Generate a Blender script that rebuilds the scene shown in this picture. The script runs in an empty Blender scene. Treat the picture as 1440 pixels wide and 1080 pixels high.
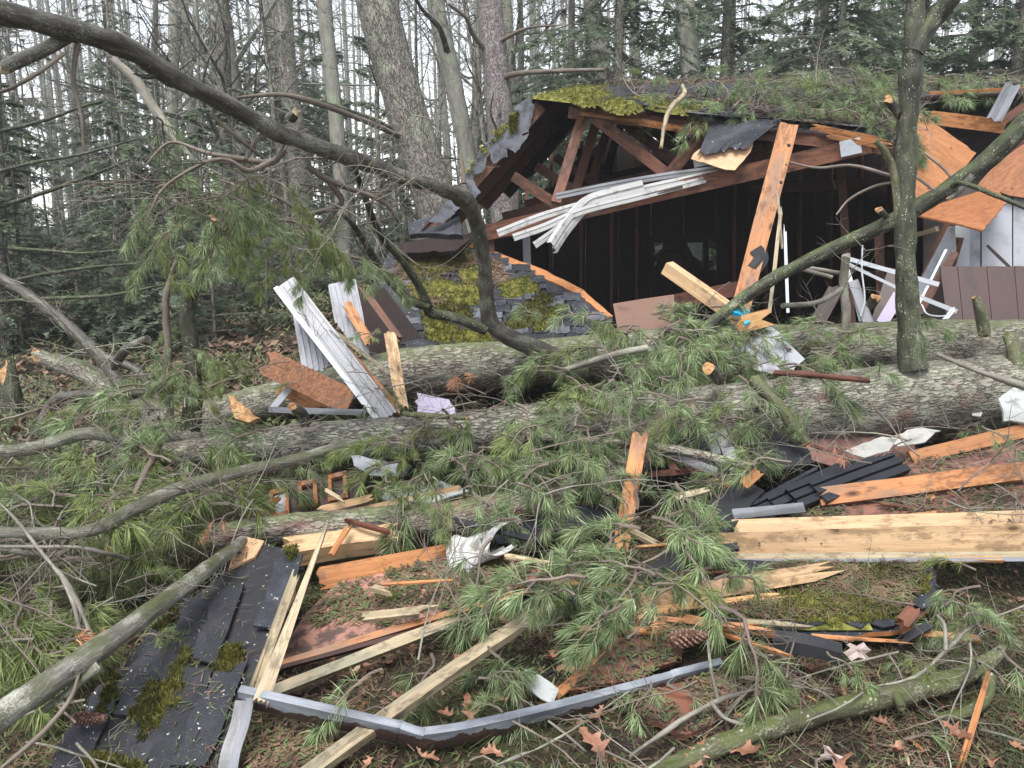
import bpy, math, random
import numpy as np
from mathutils import Vector, Matrix

random.seed(7)
RNG = np.random.default_rng(7)
scene = bpy.context.scene
COL = scene.collection

# ------------------------------------------------------------------ camera, sky, sun, exposure
PITCH = math.radians(11.5)
CAM = np.array([0.0, 0.0, 1.6])
FPX = 1082.0                                    # focal length in photo pixels (1440 wide)
FW = np.array([0, math.cos(PITCH), -math.sin(PITCH)])
UP = np.array([0, math.sin(PITCH), math.cos(PITCH)])
RT = np.array([1.0, 0, 0])
cam_data = bpy.data.cameras.new('camera')
cam_data.sensor_width = 36.0
cam_data.lens = 36.0 * FPX / 1440.0
cam_data.clip_end = 400.0
cam_data.clip_start = 0.05
cam = bpy.data.objects.new('camera', cam_data)
COL.objects.link(cam)
cam.location = CAM
cam.rotation_euler = (math.radians(90) - PITCH, 0, 0)
scene.camera = cam

SUN_EL, SUN_AZ = math.radians(64), math.radians(205)
world = bpy.data.worlds.new('World')
scene.world = world
world.use_nodes = True
wn, wl = world.node_tree.nodes, world.node_tree.links
bg = wn['Background']
sky = wn.new('ShaderNodeTexSky')
sky.sky_type = 'NISHITA'
sky.sun_disc = False
sky.sun_elevation = SUN_EL
sky.sun_rotation = SUN_AZ
bw = wn.new('ShaderNodeRGBToBW')
mx = wn.new('ShaderNodeMixRGB')
mx.inputs[0].default_value = 0.80              # cloud cover greys the blue sky
wl.new(sky.outputs[0], bw.inputs[0])
wl.new(sky.outputs[0], mx.inputs[1])
wl.new(bw.outputs[0], mx.inputs[2])
wl.new(mx.outputs[0], bg.inputs[0])
bg.inputs[1].default_value = 0.12
sl = bpy.data.lights.new('sun', 'SUN')
sl.energy = 1.5
sl.angle = math.radians(32)
sl.color = (1.0, 0.97, 0.93)
sun = bpy.data.objects.new('sun', sl)
COL.objects.link(sun)
sun.rotation_euler = (math.radians(26), 0, math.radians(-25))

vs = scene.view_settings
vs.view_transform = 'Standard'
vs.look = 'None'
vs.gamma = 1.0
vs.use_curve_mapping = False
vs.exposure = 1.9
scene.cycles.use_denoising = True
scene.cycles.max_bounces = 6
scene.cycles.diffuse_bounces = 3
scene.cycles.glossy_bounces = 2

HAZE = 0.002
# ------------------------------------------------------------------ pixel / depth helpers
def P(px, py, d):
    """world point seen at photo pixel (px, py) at depth d metres along the lens axis"""
    return CAM + d * (FW + (px - 720.0) / FPX * RT - (py - 540.0) / FPX * UP)

def sstep(x, a, b):
    t = np.clip((x - a) / (b - a), 0, 1)
    return t * t * (3 - 2 * t)

def vnoise(p, seed=0):
    """value noise in -1..1, p is (N,3)"""
    p = np.asarray(p, float)
    i = np.floor(p).astype(np.int64)
    f = p - i
    f = f * f * (3 - 2 * f)
    def h(ix, iy, iz):
        n = (ix * 374761393 + iy * 668265263 + iz * 2147483647 + seed * 1274126177) & 0xffffffff
        n = ((n ^ (n >> 13)) * 1274126177) & 0xffffffff
        n = n ^ (n >> 16)
        return (n & 0xffff) / 32767.5 - 1.0
    r = 0
    for dx in (0, 1):
        wx = f[:, 0] if dx else 1 - f[:, 0]
        for dy in (0, 1):
            wy = f[:, 1] if dy else 1 - f[:, 1]
            for dz in (0, 1):
                wz = f[:, 2] if dz else 1 - f[:, 2]
                r = r + wx * wy * wz * h(i[:, 0] + dx, i[:, 1] + dy, i[:, 2] + dz)
    return r

def gheight(x, y):
    x = np.asarray(x, float); y = np.asarray(y, float)
    p = np.stack([x, y, np.zeros_like(x)], -1).reshape(-1, 3)
    n = (0.05 * vnoise(p * 0.9, 1) + 0.025 * vnoise(p * 2.7, 2) + 0.010 * vnoise(p * 8, 3)).reshape(x.shape)
    near = sstep(y, 4.0, 5.4) * 0.26 * sstep(x, -4.5, -2.0)
    far = 0.25 * sstep(y, 6, 12) + 0.022 * np.clip(y - 10, 0, 60)
    return n + near + far - 0.02

def G(px, py, lift=0.0):
    """point of the ground seen at a pixel"""
    d = 2.0
    r = FW + (px - 720.0) / FPX * RT - (py - 540.0) / FPX * UP
    for k in range(400):
        q = CAM + d * r
        if q[2] <= float(gheight(q[0], q[1])) + lift: break
        d += 0.02
    return q

# ------------------------------------------------------------------ mesh builder
WLOC = {}
class MB:
    def __init__(s):
        s.v = []; s.gc = []; s.f = []; s.m = []; s.n = 0
    def add(s, v, faces, gc=None, mat=0):
        v = np.asarray(v, float).reshape(-1, 3)
        s.v.append(v)
        s.gc.append(v.copy() if gc is None else np.asarray(gc, float).reshape(-1, 3))
        if isinstance(faces, np.ndarray):
            s.f.append(faces + s.n); s.m.append(np.full(len(faces), mat))
        else:
            groups = {}
            for fc in faces: groups.setdefault(len(fc), []).append(fc)
            for k, g in groups.items():
                s.f.append(np.array(g, int) + s.n); s.m.append(np.full(len(g), mat))
        s.n += len(v)
    def mesh(s, name, mats, smooth=False, origin=None):
        v = np.concatenate(s.v); gc = np.concatenate(s.gc)
        o = (v.min(0) + v.max(0)) / 2 if origin is None else np.asarray(origin, float)
        if origin is None: o[2] = v[:, 2].min()
        me = bpy.data.meshes.new(name)
        nl = sum(f.size for f in s.f); nf = sum(len(f) for f in s.f)
        me.vertices.add(len(v)); me.loops.add(nl); me.polygons.add(nf)
        me.vertices.foreach_set('co', (v - o).astype(np.float32).ravel())
        me.loops.foreach_set('vertex_index', np.concatenate([f.ravel() for f in s.f]).astype(np.int32))
        tot = np.concatenate([np.full(len(f), f.shape[1]) for f in s.f])
        me.polygons.foreach_set('loop_start', (np.cumsum(tot) - tot).astype(np.int32))
        me.polygons.foreach_set('material_index', np.concatenate(s.m).astype(np.int32))
        me.polygons.foreach_set('use_smooth', np.full(nf, bool(smooth)))
        a = me.attributes.new('gc', 'FLOAT_VECTOR', 'POINT')
        a.data.foreach_set('vector', gc.astype(np.float32).ravel())
        for m in (mats if isinstance(mats, (list, tuple)) else [mats]): me.materials.append(m)
        me.update(calc_edges=True)
        return me, o
    def build(s, name, mats, parent=None, smooth=False, origin=None):
        me, o = s.mesh(name, mats, smooth, origin)
        return link(name, me, o, parent)

def link(name, me, loc, parent=None, rot=(0, 0, 0), scale=1.0):
    ob = bpy.data.objects.new(name, me)
    COL.objects.link(ob)
    loc = np.asarray(loc, float)
    WLOC[ob.name] = loc
    ob.rotation_euler = rot
    ob.scale = (scale,) * 3
    if parent is not None:
        ob.parent = parent
        ob.location = loc - WLOC[parent.name]
    else:
        ob.location = loc
    return ob

def tag(o, label=None, cat=None, group=None, kind=None):
    if label: o['label'] = label
    if cat: o['category'] = cat
    if group: o['group'] = group
    if kind or cat: o['kind'] = kind or 'thing'
    return o

def thing(name, label, cat, loc, group=None):
    o = bpy.data.objects.new(name, None)
    COL.objects.link(o)
    o.empty_display_size = 0.2
    o.location = loc
    WLOC[o.name] = np.asarray(loc, float)
    return tag(o, label, cat, group)

def nrm(v):
    v = np.asarray(v, float)
    return v / (np.linalg.norm(v) + 1e-12)

# ------------------------------------------------------------------ shape helpers
def catmull(pts, n):
    pts = np.asarray(pts, float)
    k = len(pts)
    if k == 2: return pts[0] + (pts[1] - pts[0]) * np.linspace(0, 1, n)[:, None]
    ext = np.vstack([2 * pts[0] - pts[1], pts, 2 * pts[-1] - pts[-2]])
    t = np.linspace(0, k - 1 - 1e-9, n)
    i = t.astype(int); f = (t - i)[:, None]
    p0, p1, p2, p3 = ext[i], ext[i + 1], ext[i + 2], ext[i + 3]
    return 0.5 * (2 * p1 + (p2 - p0) * f + (2 * p0 - 5 * p1 + 4 * p2 - p3) * f ** 2 + (3 * p1 - p0 - 3 * p2 + p3) * f ** 3)

def tube(mb, pts, rad, sides=8, n=None, lump=0.0, fine=0.0, seed=0, caps=True, mat=0, capmat=None, jag=0.0, knots=()):
    """tapered tube through pts; gc holds the straightened coordinates (x, y round the core, z along)"""
    pts = np.asarray(pts, float); rad = np.asarray(rad, float)
    if n is None: n = max(2, 4 * len(pts))
    c = catmull(np.column_stack([pts, rad]), n)
    r = np.maximum(c[:, 3], 0.0006); c = c[:, :3]
    tg = np.gradient(c, axis=0); tg /= np.linalg.norm(tg, axis=1)[:, None] + 1e-12
    a = np.cross(tg[0], [0, 0, 1.0])
    if np.linalg.norm(a) < 0.1: a = np.cross(tg[0], [1.0, 0, 0])
    a = nrm(a); A = []
    for i in range(n):
        a = nrm(a - tg[i] * a.dot(tg[i])); A.append(a)
    A = np.array(A); B = np.cross(tg, A)
    s = np.concatenate([[0], np.cumsum(np.linalg.norm(np.diff(c, axis=0), axis=1))])
    th = np.linspace(0, 2 * math.pi, sides, endpoint=False)
    ct, st = np.cos(th), np.sin(th)
    R = np.repeat(r[:, None], sides, 1)
    g = np.stack([R * ct, R * st, np.repeat(s[:, None], sides, 1)], -1)
    if lump or fine:
        q = g.reshape(-1, 3)
        rm = r.mean()
        dn = lump * vnoise(q * np.array([1.2 / rm, 1.2 / rm, .45 / rm]), seed) * rm
        if fine:
            dn = dn + fine * (vnoise(q * np.array([55, 55, 16.]), seed + 1) + .7 * vnoise(q * np.array([110, 110, 45.]), seed + 2))
        R = R + dn.reshape(n, sides)
    for (kt, kw, kh) in knots:
        R = R * (1 + kh * np.exp(-((np.linspace(0, 1, n) - kt) / kw) ** 2))[:, None]
    off = np.zeros((n, sides))
    if jag:
        rr = np.random.default_rng(seed + 5)
        off[-1] = rr.uniform(-.2, 1, sides) * jag
        off[0] = -rr.uniform(-.2, 1, sides) * jag
    v = c[:, None, :] + R[..., None] * (ct[None, :, None] * A[:, None, :] + st[None, :, None] * B[:, None, :]) + off[..., None] * tg[:, None, :]
    i, j = np.meshgrid(np.arange(n - 1), np.arange(sides), indexing='ij')
    j2 = (j + 1) % sides
    f = np.stack([i * sides + j, i * sides + j2, (i + 1) * sides + j2, (i + 1) * sides + j], -1).reshape(-1, 4)
    mb.add(v, f, g, mat)
    if caps:
        cm = mat if capmat is None else capmat
        for k, fl in ((0, True), (n - 1, False)):
            ring = v[k]; cc = ring.mean(0) + (tg[k] * (-1 if fl else 1)) * (0.25 * jag)
            vv = np.vstack([ring, cc]); idx = np.arange(sides)
            fc = np.stack([idx, (idx + 1) % sides, np.full(sides, sides)], -1)
            if fl: fc = fc[:, ::-1]
            gg = np.vstack([g[k], [[0, 0, s[k]]]])
            mb.add(vv, fc.copy(), gg, cm)
    return c, r

def px_tube(mb, ctrl, **kw):
    """ctrl rows: px, py, depth, radius in photo pixels"""
    pts = [P(a, b, d) for a, b, d, r in ctrl]
    rad = [r * d / FPX for a, b, d, r in ctrl]
    return tube(mb, pts, rad, **kw)

def plank(mb, a, b, w, t, face=None, w1=None, jag0=0.0, jag1=0.0, bow=0.0, k=5, mat=0, seed=0, endmat=None):
    """sawn board from a to b: face width w, thickness t, wide face towards `face`"""
    rr = np.random.default_rng(seed + 11)
    a = np.asarray(a, float); b = np.asarray(b, float)
    L = np.linalg.norm(b - a); ax = (b - a) / L
    if face is None: face = CAM - (a + b) / 2
    fz = nrm(face - ax * np.dot(face, ax)); wd = np.cross(fz, ax)
    w1 = w if w1 is None else w1
    m = max(3, int(L / 0.25) + 2)
    T = np.linspace(0, 1, m)
    U = np.linspace(-.5, .5, k)
    V = np.zeros((2, m, k, 3)); GC = np.zeros((2, m, k, 3))
    j0 = -rr.uniform(0, 1, k) * jag0; j1 = rr.uniform(-.6, 1, k) * jag1
    ph = rr.uniform(0, 6)
    for s in (0, 1):
        for i in range(m):
            ww = w + (w1 - w) * T[i]
            al = np.full(k, T[i] * L)
            if i == 0: al = al + j0 + rr.uniform(-.2, .2, k) * jag0
            if i == m - 1: al = al + j1 + rr.uniform(-.2, .2, k) * jag1
            bo = bow * math.sin(T[i] * math.pi + 0.3 * ph)
            edge = rr.normal(0, 0.0012, k)
            V[s, i] = a + ax * al[:, None] + wd * (U * ww + edge)[:, None] + fz * ((.5 - s) * t + bo)
            GC[s, i] = np.stack([U * ww, np.full(k, (.5 - s) * t), al], -1)
    idx = np.arange(2 * m * k).reshape(2, m, k)
    F = []
    for i in range(m - 1):
        for j in range(k - 1):
            F.append((idx[0, i, j], idx[0, i, j + 1], idx[0, i + 1, j + 1], idx[0, i + 1, j]))
            F.append((idx[1, i, j], idx[1, i + 1, j], idx[1, i + 1, j + 1], idx[1, i, j + 1]))
        F.append((idx[0, i, 0], idx[0, i + 1, 0], idx[1, i + 1, 0], idx[1, i, 0]))
        F.append((idx[0, i, k - 1], idx[1, i, k - 1], idx[1, i + 1, k - 1], idx[0, i + 1, k - 1]))
    E = []
    for j in range(k - 1):
        E.append((idx[0, 0, j], idx[1, 0, j], idx[1, 0, j + 1], idx[0, 0, j + 1]))
        E.append((idx[0, m - 1, j], idx[0, m - 1, j + 1], idx[1, m - 1, j + 1], idx[1, m - 1, j]))
    n0 = mb.n
    mb.add(V, F, GC, mat)
    mb.f.append(np.array(E) + n0); mb.m.append(np.full(len(E), mat if endmat is None else endmat))

def px_plank(mb, A, B, wpx, t, face=None, **kw):
    """A, B = (px, py, depth); wpx = apparent width in photo pixels"""
    dm = (A[2] + B[2]) / 2
    plank(mb, P(*A), P(*B), wpx * dm / FPX, t, face, **kw)

class Plane:
    def __init__(s, A, B, C, along=None):
        a, b, c = P(*A), P(*B), P(*C)
        n = nrm(np.cross(b - a, c - a))
        if n.dot(CAM - a) < 0: n = -n
        s.n, s.o = n, a
        u = (P(*along[1]) - P(*along[0])) if along is not None else b - a
        s.u = nrm(u - n * u.dot(n)); s.v = np.cross(n, s.u)
    def q(s, px, py, h=0.0):
        r = FW + (px - 720.0) / FPX * RT - (py - 540.0) / FPX * UP
        t = (s.o + s.n * h - CAM).dot(s.n) / r.dot(s.n)
        return CAM + t * r
    def uv(s, p):
        d = np.asarray(p) - s.o
        return np.stack([d @ s.u, d @ s.v], -1)
    def xyz(s, uv, h=0.0):
        uv = np.asarray(uv, float)
        return s.o + uv[..., :1] * s.u + uv[..., 1:2] * s.v + s.n * h

def ragged(poly, step, amp, rr, lock=()):
    out = []
    n = len(poly)
    for i in range(n):
        a, b = poly[i], poly[(i + 1) % n]
        L = np.linalg.norm(b - a); k = max(1, int(L / step))
        d = (b - a) / (L + 1e-9); nn = np.array([-d[1], d[0]])
        for j in range(k):
            p = a + (b - a) * (j / k)
            if j and i not in lock: p = p + nn * rr.normal(0, amp) + d * rr.uniform(-.3, .3) * step
            out.append(p)
    return np.array(out)

def slab(mb, pl, uvpoly, t, h=0.0, mat=0, sidemat=None):
    """flat sheet with outline uvpoly (plane coordinates), top at height h, thickness t"""
    uv = np.asarray(uvpoly, float); n = len(uv)
    area = 0.5 * np.sum(uv[:, 0] * np.roll(uv[:, 1], -1) - np.roll(uv[:, 0], -1) * uv[:, 1])
    if area < 0: uv = uv[::-1]
    top = pl.xyz(uv, h); bot = pl.xyz(uv, h - t)
    gc = np.column_stack([uv, np.zeros(n)]); gb = np.column_stack([uv, np.full(n, -t)])
    idx = np.arange(n); nx = (idx + 1) % n
    n0 = mb.n
    mb.add(np.vstack([top, bot]), [tuple(idx), tuple(n + idx[::-1])], np.vstack([gc, gb]), mat)
    sides = np.stack([idx, n + idx, n + nx, nx], -1)
    mb.f.append(sides + n0); mb.m.append(np.full(n, mat if sidemat is None else sidemat))

def px_slab(mb, pl, pxpoly, t, h=0.0, step=.08, amp=.0, seed=0, lock=(), **kw):
    uv = pl.uv(np.array([pl.q(*p) for p in pxpoly]))
    if amp: uv = ragged(uv, step, amp, np.random.default_rng(seed), lock)
    slab(mb, pl, uv, t, h, **kw)

def sheet(mb, path, wdir, section, t=0.003, mat=0, n=None, ndir=None):
    """thin folded sheet: cross-section polyline (across, out) swept along path"""
    path = np.asarray(path, float)
    n = n or 4 * len(path)
    c = catmull(path, n)
    tg = np.gradient(c, axis=0); tg /= np.linalg.norm(tg, axis=1)[:, None]
    wd = np.asarray(wdir, float)
    W = wd - tg * (tg @ wd)[:, None] if wd.ndim == 1 else wd
    W = W / np.linalg.norm(W, axis=1)[:, None]
    N = np.cross(W, tg)
    ref = CAM - c.mean(0) if ndir is None else np.asarray(ndir, float)
    if N.mean(0).dot(ref) < 0: N = -N
    sec = np.asarray(section, float); k = len(sec)
    s = np.concatenate([[0], np.cumsum(np.linalg.norm(np.diff(c, axis=0), axis=1))])
    al = np.concatenate([[0], np.cumsum(np.linalg.norm(np.diff(sec, axis=0), axis=1))])
    top = c[:, None] + W[:, None] * sec[None, :, :1] + N[:, None] * sec[None, :, 1:2]
    bot = top - N[:, None] * t
    gc = np.stack([np.repeat(al[None], n, 0), np.zeros((n, k)), np.repeat(s[:, None], k, 1)], -1)
    i, j = np.meshgrid(np.arange(n - 1), np.arange(k - 1), indexing='ij')
    f = np.stack([i * k + j, i * k + j + 1, (i + 1) * k + j + 1, (i + 1) * k + j], -1).reshape(-1, 4)
    nk = n * k
    rim = []
    for a in range(n - 1):
        for e in (0, k - 1): rim.append((a * k + e, (a + 1) * k + e, nk + (a + 1) * k + e, nk + a * k + e))
    for b in range(k - 1):
        for e in (0, n - 1): rim.append((e * k + b, e * k + b + 1, nk + e * k + b + 1, nk + e * k + b))
    mb.add(np.vstack([top.reshape(-1, 3), bot.reshape(-1, 3)]), np.vstack([f, f[:, ::-1] + nk, np.array(rim)]),
           np.vstack([gc.reshape(-1, 3)] * 2), mat)

def box(mb, c, ax, ay, az, mat=0):
    """box with half-axis vectors"""
    c = np.asarray(c, float)
    v = np.array([c + i * ax + j * ay + k * az for k in (-1, 1) for j in (-1, 1) for i in (-1, 1)])
    mb.add(v, [(0, 2, 3, 1), (4, 5, 7, 6), (0, 1, 5, 4), (2, 6, 7, 3), (0, 4, 6, 2), (1, 3, 7, 5)], None, mat)

def inside(poly, pts):
    poly = np.asarray(poly); pts = np.atleast_2d(pts)
    x, y = pts[:, 0], pts[:, 1]; r = np.zeros(len(pts), bool)
    n = len(poly)
    for i in range(n):
        x1, y1 = poly[i]; x2, y2 = poly[(i + 1) % n]
        c = ((y1 > y) != (y2 > y)) & (x < (x2 - x1) * (y - y1) / (y2 - y1 + 1e-12) + x1)
        r ^= c
    return r

# ------------------------------------------------------------------ materials
class NT:
    def __init__(s, name):
        s.m = bpy.data.materials.new(name); s.m.use_nodes = True
        s.n = s.m.node_tree.nodes; s.l = s.m.node_tree.links
        s.b = s.n['Principled BSDF']
        at = s.n.new('ShaderNodeAttribute'); at.attribute_name = 'gc'
        oi = s.n.new('ShaderNodeObjectInfo'); s.oi = oi
        mul = s.n.new('ShaderNodeMath'); mul.operation = 'MULTIPLY'; mul.inputs[1].default_value = 37.0
        s.l.new(oi.outputs['Random'], mul.inputs[0])
        add = s.n.new('ShaderNodeVectorMath'); add.operation = 'ADD'
        s.l.new(at.outputs['Vector'], add.inputs[0]); s.l.new(mul.outputs[0], add.inputs[1])
        s.raw = at.outputs['Vector']; s.co = add.outputs[0]
    def scaled(s, sc, src=None):
        v = s.n.new('ShaderNodeVectorMath'); v.operation = 'MULTIPLY'
        s.l.new(src or s.co, v.inputs[0]); v.inputs[1].default_value = sc
        return v.outputs[0]
    def noise(s, scale, stretch=(1, 1, 1), detail=6, rough=.6, dist=0.0, src=None):
        t = s.n.new('ShaderNodeTexNoise'); s.l.new(s.scaled(stretch, src), t.inputs['Vector'])
        t.inputs['Scale'].default_value = scale; t.inputs['Detail'].default_value = detail
        t.inputs['Roughness'].default_value = rough; t.inputs['Distortion'].default_value = dist
        return t.outputs['Fac']
    def voro(s, scale, stretch=(1, 1, 1), feature='DISTANCE_TO_EDGE', warp=0.0):
        t = s.n.new('ShaderNodeTexVoronoi'); t.feature = feature
        vec = s.scaled(stretch)
        if warp:
            nz = s.n.new('ShaderNodeTexNoise'); s.l.new(vec, nz.inputs['Vector']); nz.inputs['Scale'].default_value = scale * 1.3
            m = s.n.new('ShaderNodeVectorMath'); m.operation = 'SCALE'; s.l.new(nz.outputs['Color'], m.inputs[0]); m.inputs['Scale'].default_value = warp / scale
            a = s.n.new('ShaderNodeVectorMath'); a.operation = 'ADD'; s.l.new(vec, a.inputs[0]); s.l.new(m.outputs[0], a.inputs[1]); vec = a.outputs[0]
        s.l.new(vec, t.inputs['Vector']); t.inputs['Scale'].default_value = scale
        return t.outputs['Distance']
    def ramp(s, fac, stops):
        r = s.n.new('ShaderNodeValToRGB'); e = r.color_ramp.elements
        while len(e) < len(stops): e.new(0.5)
        for el, (p, c) in zip(e, stops):
            el.position = p; el.color = (*c, 1) if len(c) == 3 else c
        s.l.new(fac, r.inputs[0]); return r.outputs[0]
    def mask(s, fac, lo, hi):
        r = s.n.new('ShaderNodeMapRange'); r.interpolation_type = 'SMOOTHSTEP'
        s.l.new(fac, r.inputs[0]); r.inputs[1].default_value = lo; r.inputs[2].default_value = hi
        return r.outputs[0]
    def math(s, op, a, b=None):
        m = s.n.new('ShaderNodeMath'); m.operation = op
        for i, x in enumerate((a, b)):
            if x is None: continue
            if isinstance(x, (int, float)): m.inputs[i].default_value = x
            else: s.l.new(x, m.inputs[i])
        return m.outputs[0]
    def mix(s, fac, a, b, mode='MIX'):
        m = s.n.new('ShaderNodeMixRGB'); m.blend_type = mode
        for i, x in enumerate((fac, a, b)):
            if isinstance(x, (int, float)): m.inputs[i].default_value = x
            elif isinstance(x, tuple): m.inputs[i].default_value = (*x, 1)
            else: s.l.new(x, m.inputs[i])
        return m.outputs[0]
    def bump(s, h, strength, dist, prev=None):
        b = s.n.new('ShaderNodeBump'); b.inputs['Strength'].default_value = strength; b.inputs['Distance'].default_value = dist
        s.l.new(h, b.inputs['Height'])
        if prev is not None: s.l.new(prev, b.inputs['Normal'])
        return b.outputs[0]
    def upmask(s, lo, hi):
        g = s.n.new('ShaderNodeNewGeometry'); x = s.n.new('ShaderNodeSeparateXYZ'); s.l.new(g.outputs['Normal'], x.inputs[0])
        return s.mask(x.outputs['Z'], lo, hi)
    def vary(s, col, amt):
        v = s.math('ADD', s.math('MULTIPLY', s.oi.outputs['Random'], 2 * amt), 1 - amt)
        return s.mix(1.0, col, v, 'MULTIPLY')
    def done(s, col, rough=.7, normal=None, metallic=0.0, spec=.5):
        s.l.new(col, s.b.inputs['Base Color'])
        if isinstance(rough, (int, float)): s.b.inputs['Roughness'].default_value = rough
        else: s.l.new(rough, s.b.inputs['Roughness'])
        if isinstance(metallic, (int, float)): s.b.inputs['Metallic'].default_value = metallic
        else: s.l.new(metallic, s.b.inputs['Metallic'])
        s.b.inputs['Specular IOR Level'].default_value = spec
        if normal is not None: s.l.new(normal, s.b.inputs['Normal'])
        return s.m

def bark(name, dark, mid, light, lichen=None, licamt=.55, moss=None, mosslo=.35, red=None, scale=1.0, crack=True, rough=.6, bdist=.012, dots=None, lmix=.8, redlo=.56):
    t = NT(name)
    n1 = t.noise(22 * scale, (1, 1, .3), 8, .65)
    col = t.ramp(n1, [(.28, dark), (.5, mid), (.72, light)])
    h = n1
    if crack:
        v = t.voro(48 * scale, (1, 1, .30), warp=1.4)
        cm = t.math('MAXIMUM', t.mask(v, .0, .20), t.mask(t.noise(30 * scale, (1, 1, .4), 4), .50, .62))
        col = t.mix(cm, tuple(.6 * x for x in dark), col)
        h = t.math('ADD', t.math('MULTIPLY', cm, .7), t.math('MULTIPLY', n1, .6))
    if red:
        col = t.mix(t.mask(t.noise(5 * scale, (1, 1, .6), 5), redlo, redlo + .11), col, red)
    if lichen:
        ln = t.math('MULTIPLY', t.noise(7 * scale, (1, 1, .8), 3, .5), t.noise(120 * scale, (1, 1, .7), 4, .65))
        col = t.mix(t.math('MULTIPLY', t.mask(ln, licamt * .44 - .02, licamt * .44 + .13), lmix), col, lichen)
    if moss:
        mm = t.math('MULTIPLY', t.upmask(mosslo, .95), t.mask(t.noise(14, (1, 1, .7), 6), .36, .58))
        col = t.mix(mm, col, moss)
    if dots:
        dv = t.voro(55 * scale, (1, 1, .8), 'F1'); sel = t.mask(t.noise(14 * scale, (1, 1, .6), 3), .50, .60)
        dm = t.math('MULTIPLY', t.mask(dv, .30, .18), sel)
        col = t.mix(dm, col, dots)
    return t.done(t.vary(col, .12), rough, t.bump(h, .9, bdist), spec=.4)

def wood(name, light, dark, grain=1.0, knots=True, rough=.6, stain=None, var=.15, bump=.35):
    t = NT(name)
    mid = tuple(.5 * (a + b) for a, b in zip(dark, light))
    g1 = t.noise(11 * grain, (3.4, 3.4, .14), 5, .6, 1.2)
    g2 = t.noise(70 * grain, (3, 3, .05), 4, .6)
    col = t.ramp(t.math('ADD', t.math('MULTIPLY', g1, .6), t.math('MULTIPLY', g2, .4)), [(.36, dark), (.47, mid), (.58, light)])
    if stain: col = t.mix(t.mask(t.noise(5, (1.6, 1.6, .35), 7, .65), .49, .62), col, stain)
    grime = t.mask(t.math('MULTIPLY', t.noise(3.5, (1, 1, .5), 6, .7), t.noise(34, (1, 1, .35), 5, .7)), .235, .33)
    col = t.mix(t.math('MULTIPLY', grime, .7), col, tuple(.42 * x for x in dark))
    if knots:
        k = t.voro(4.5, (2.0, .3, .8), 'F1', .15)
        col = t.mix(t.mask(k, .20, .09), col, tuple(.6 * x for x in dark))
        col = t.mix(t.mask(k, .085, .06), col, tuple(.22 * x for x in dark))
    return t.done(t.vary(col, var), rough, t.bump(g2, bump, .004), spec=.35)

def paint(name, col, dirt=None, dlo=.5, dhi=.7, rough=.45, metallic=0.0, stretch=(1, 1, 1), dscale=9, var=.06, bump=.08):
    t = NT(name)
    n = t.noise(dscale, stretch, 8, .65)
    c = t.mix(t.noise(3, (1, 1, 1), 4), tuple(.88 * x for x in col), tuple(min(1, 1.08 * x) for x in col))
    if dirt: c = t.mix(t.mask(n, dlo, dhi), c, dirt)
    return t.done(t.vary(c, var), rough, t.bump(t.noise(40, stretch, 4), bump, .004), metallic)

M = {}
M['bark_log'] = bark('bark_log', (.075, .064, .052), (.18, .158, .128), (.31, .285, .235), (.27, .29, .21), .54, (.11, .125, .058), .35, scale=1.0, lmix=.6)
M['bark_log_red'] = bark('bark_log_red', (.07, .056, .048), (.17, .14, .122), (.30, .265, .225), (.32, .34, .26), .52, (.13, .15, .07), red=(.17, .085, .072), redlo=.50)
M['bark_trunk'] = bark('bark_trunk', (.06, .052, .044), (.155, .14, .115), (.29, .27, .225), (.30, .325, .235), .50, None, red=(.10, .055, .045), rough=.45, lmix=.45)
M['bark_pale'] = bark('bark_pale', (.05, .044, .037), (.14, .128, .11), (.30, .285, .25), (.40, .41, .34), .54, (.07, .078, .035), -.6, crack=False, rough=.4, scale=1.6, bdist=.014, dots=(.05, .055, .025))
M['bark_mossy'] = bark('bark_mossy', (.025, .024, .012), (.06, .058, .03), (.13, .125, .075), (.30, .31, .22), .64, (.062, .078, .018), -.1, crack=False, bdist=.016, dots=(.26, .27, .18))
M['bark_limb'] = bark('bark_limb', (.022, .019, .015), (.055, .048, .039), (.13, .118, .098), (.22, .23, .18), .62, None, crack=False, rough=.45, scale=1.4, bdist=.014, dots=(.20, .205, .16))
M['bark_dark'] = bark('bark_dark', (.008, .0075, .006), (.022, .021, .014), (.068, .064, .042), (.30, .33, .22), .70, (.05, .07, .018), -.3, crack=False, scale=1.5, rough=.6, bdist=.016, dots=(.30, .32, .22))
M['bark_far'] = bark('bark_far', (.09, .08, .068), (.19, .172, .146), (.30, .275, .235), (.3, .33, .25), .60, None, rough=.85, scale=.8, bdist=.02)
M['bark_far_grey'] = bark('bark_far_grey', (.10, .095, .08), (.18, .17, .148), (.26, .25, .22), (.2, .25, .16), .58, None, crack=False, rough=.85, scale=.6, bdist=.02)
M['bark_far_pink'] = bark('bark_far_pink', (.13, .11, .105), (.23, .195, .19), (.32, .29, .28), (.32, .34, .3), .62, None, rough=.85, scale=1.2, bdist=.02)
M['twig'] = bark('twig', (.06, .045, .036), (.12, .095, .075), (.2, .165, .135), None, crack=False, rough=.6, bdist=.003)
M['twig_grey'] = bark('twig_grey', (.075, .066, .055), (.15, .135, .113), (.25, .228, .195), (.26, .28, .2), .6, crack=False, rough=.7, bdist=.003)
M['twig_pale'] = wood('twig_pale', (.5, .4, .25), (.32, .24, .14), 1.4, False)
M['wood_fresh'] = wood('wood_fresh', (.50, .345, .20), (.36, .22, .11), 1.0, True, stain=(.40, .26, .15), var=.2)
M['wood_split'] = wood('wood_split', (.52, .31, .14), (.34, .16, .06), 1.6, False, bump=.8)
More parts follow.
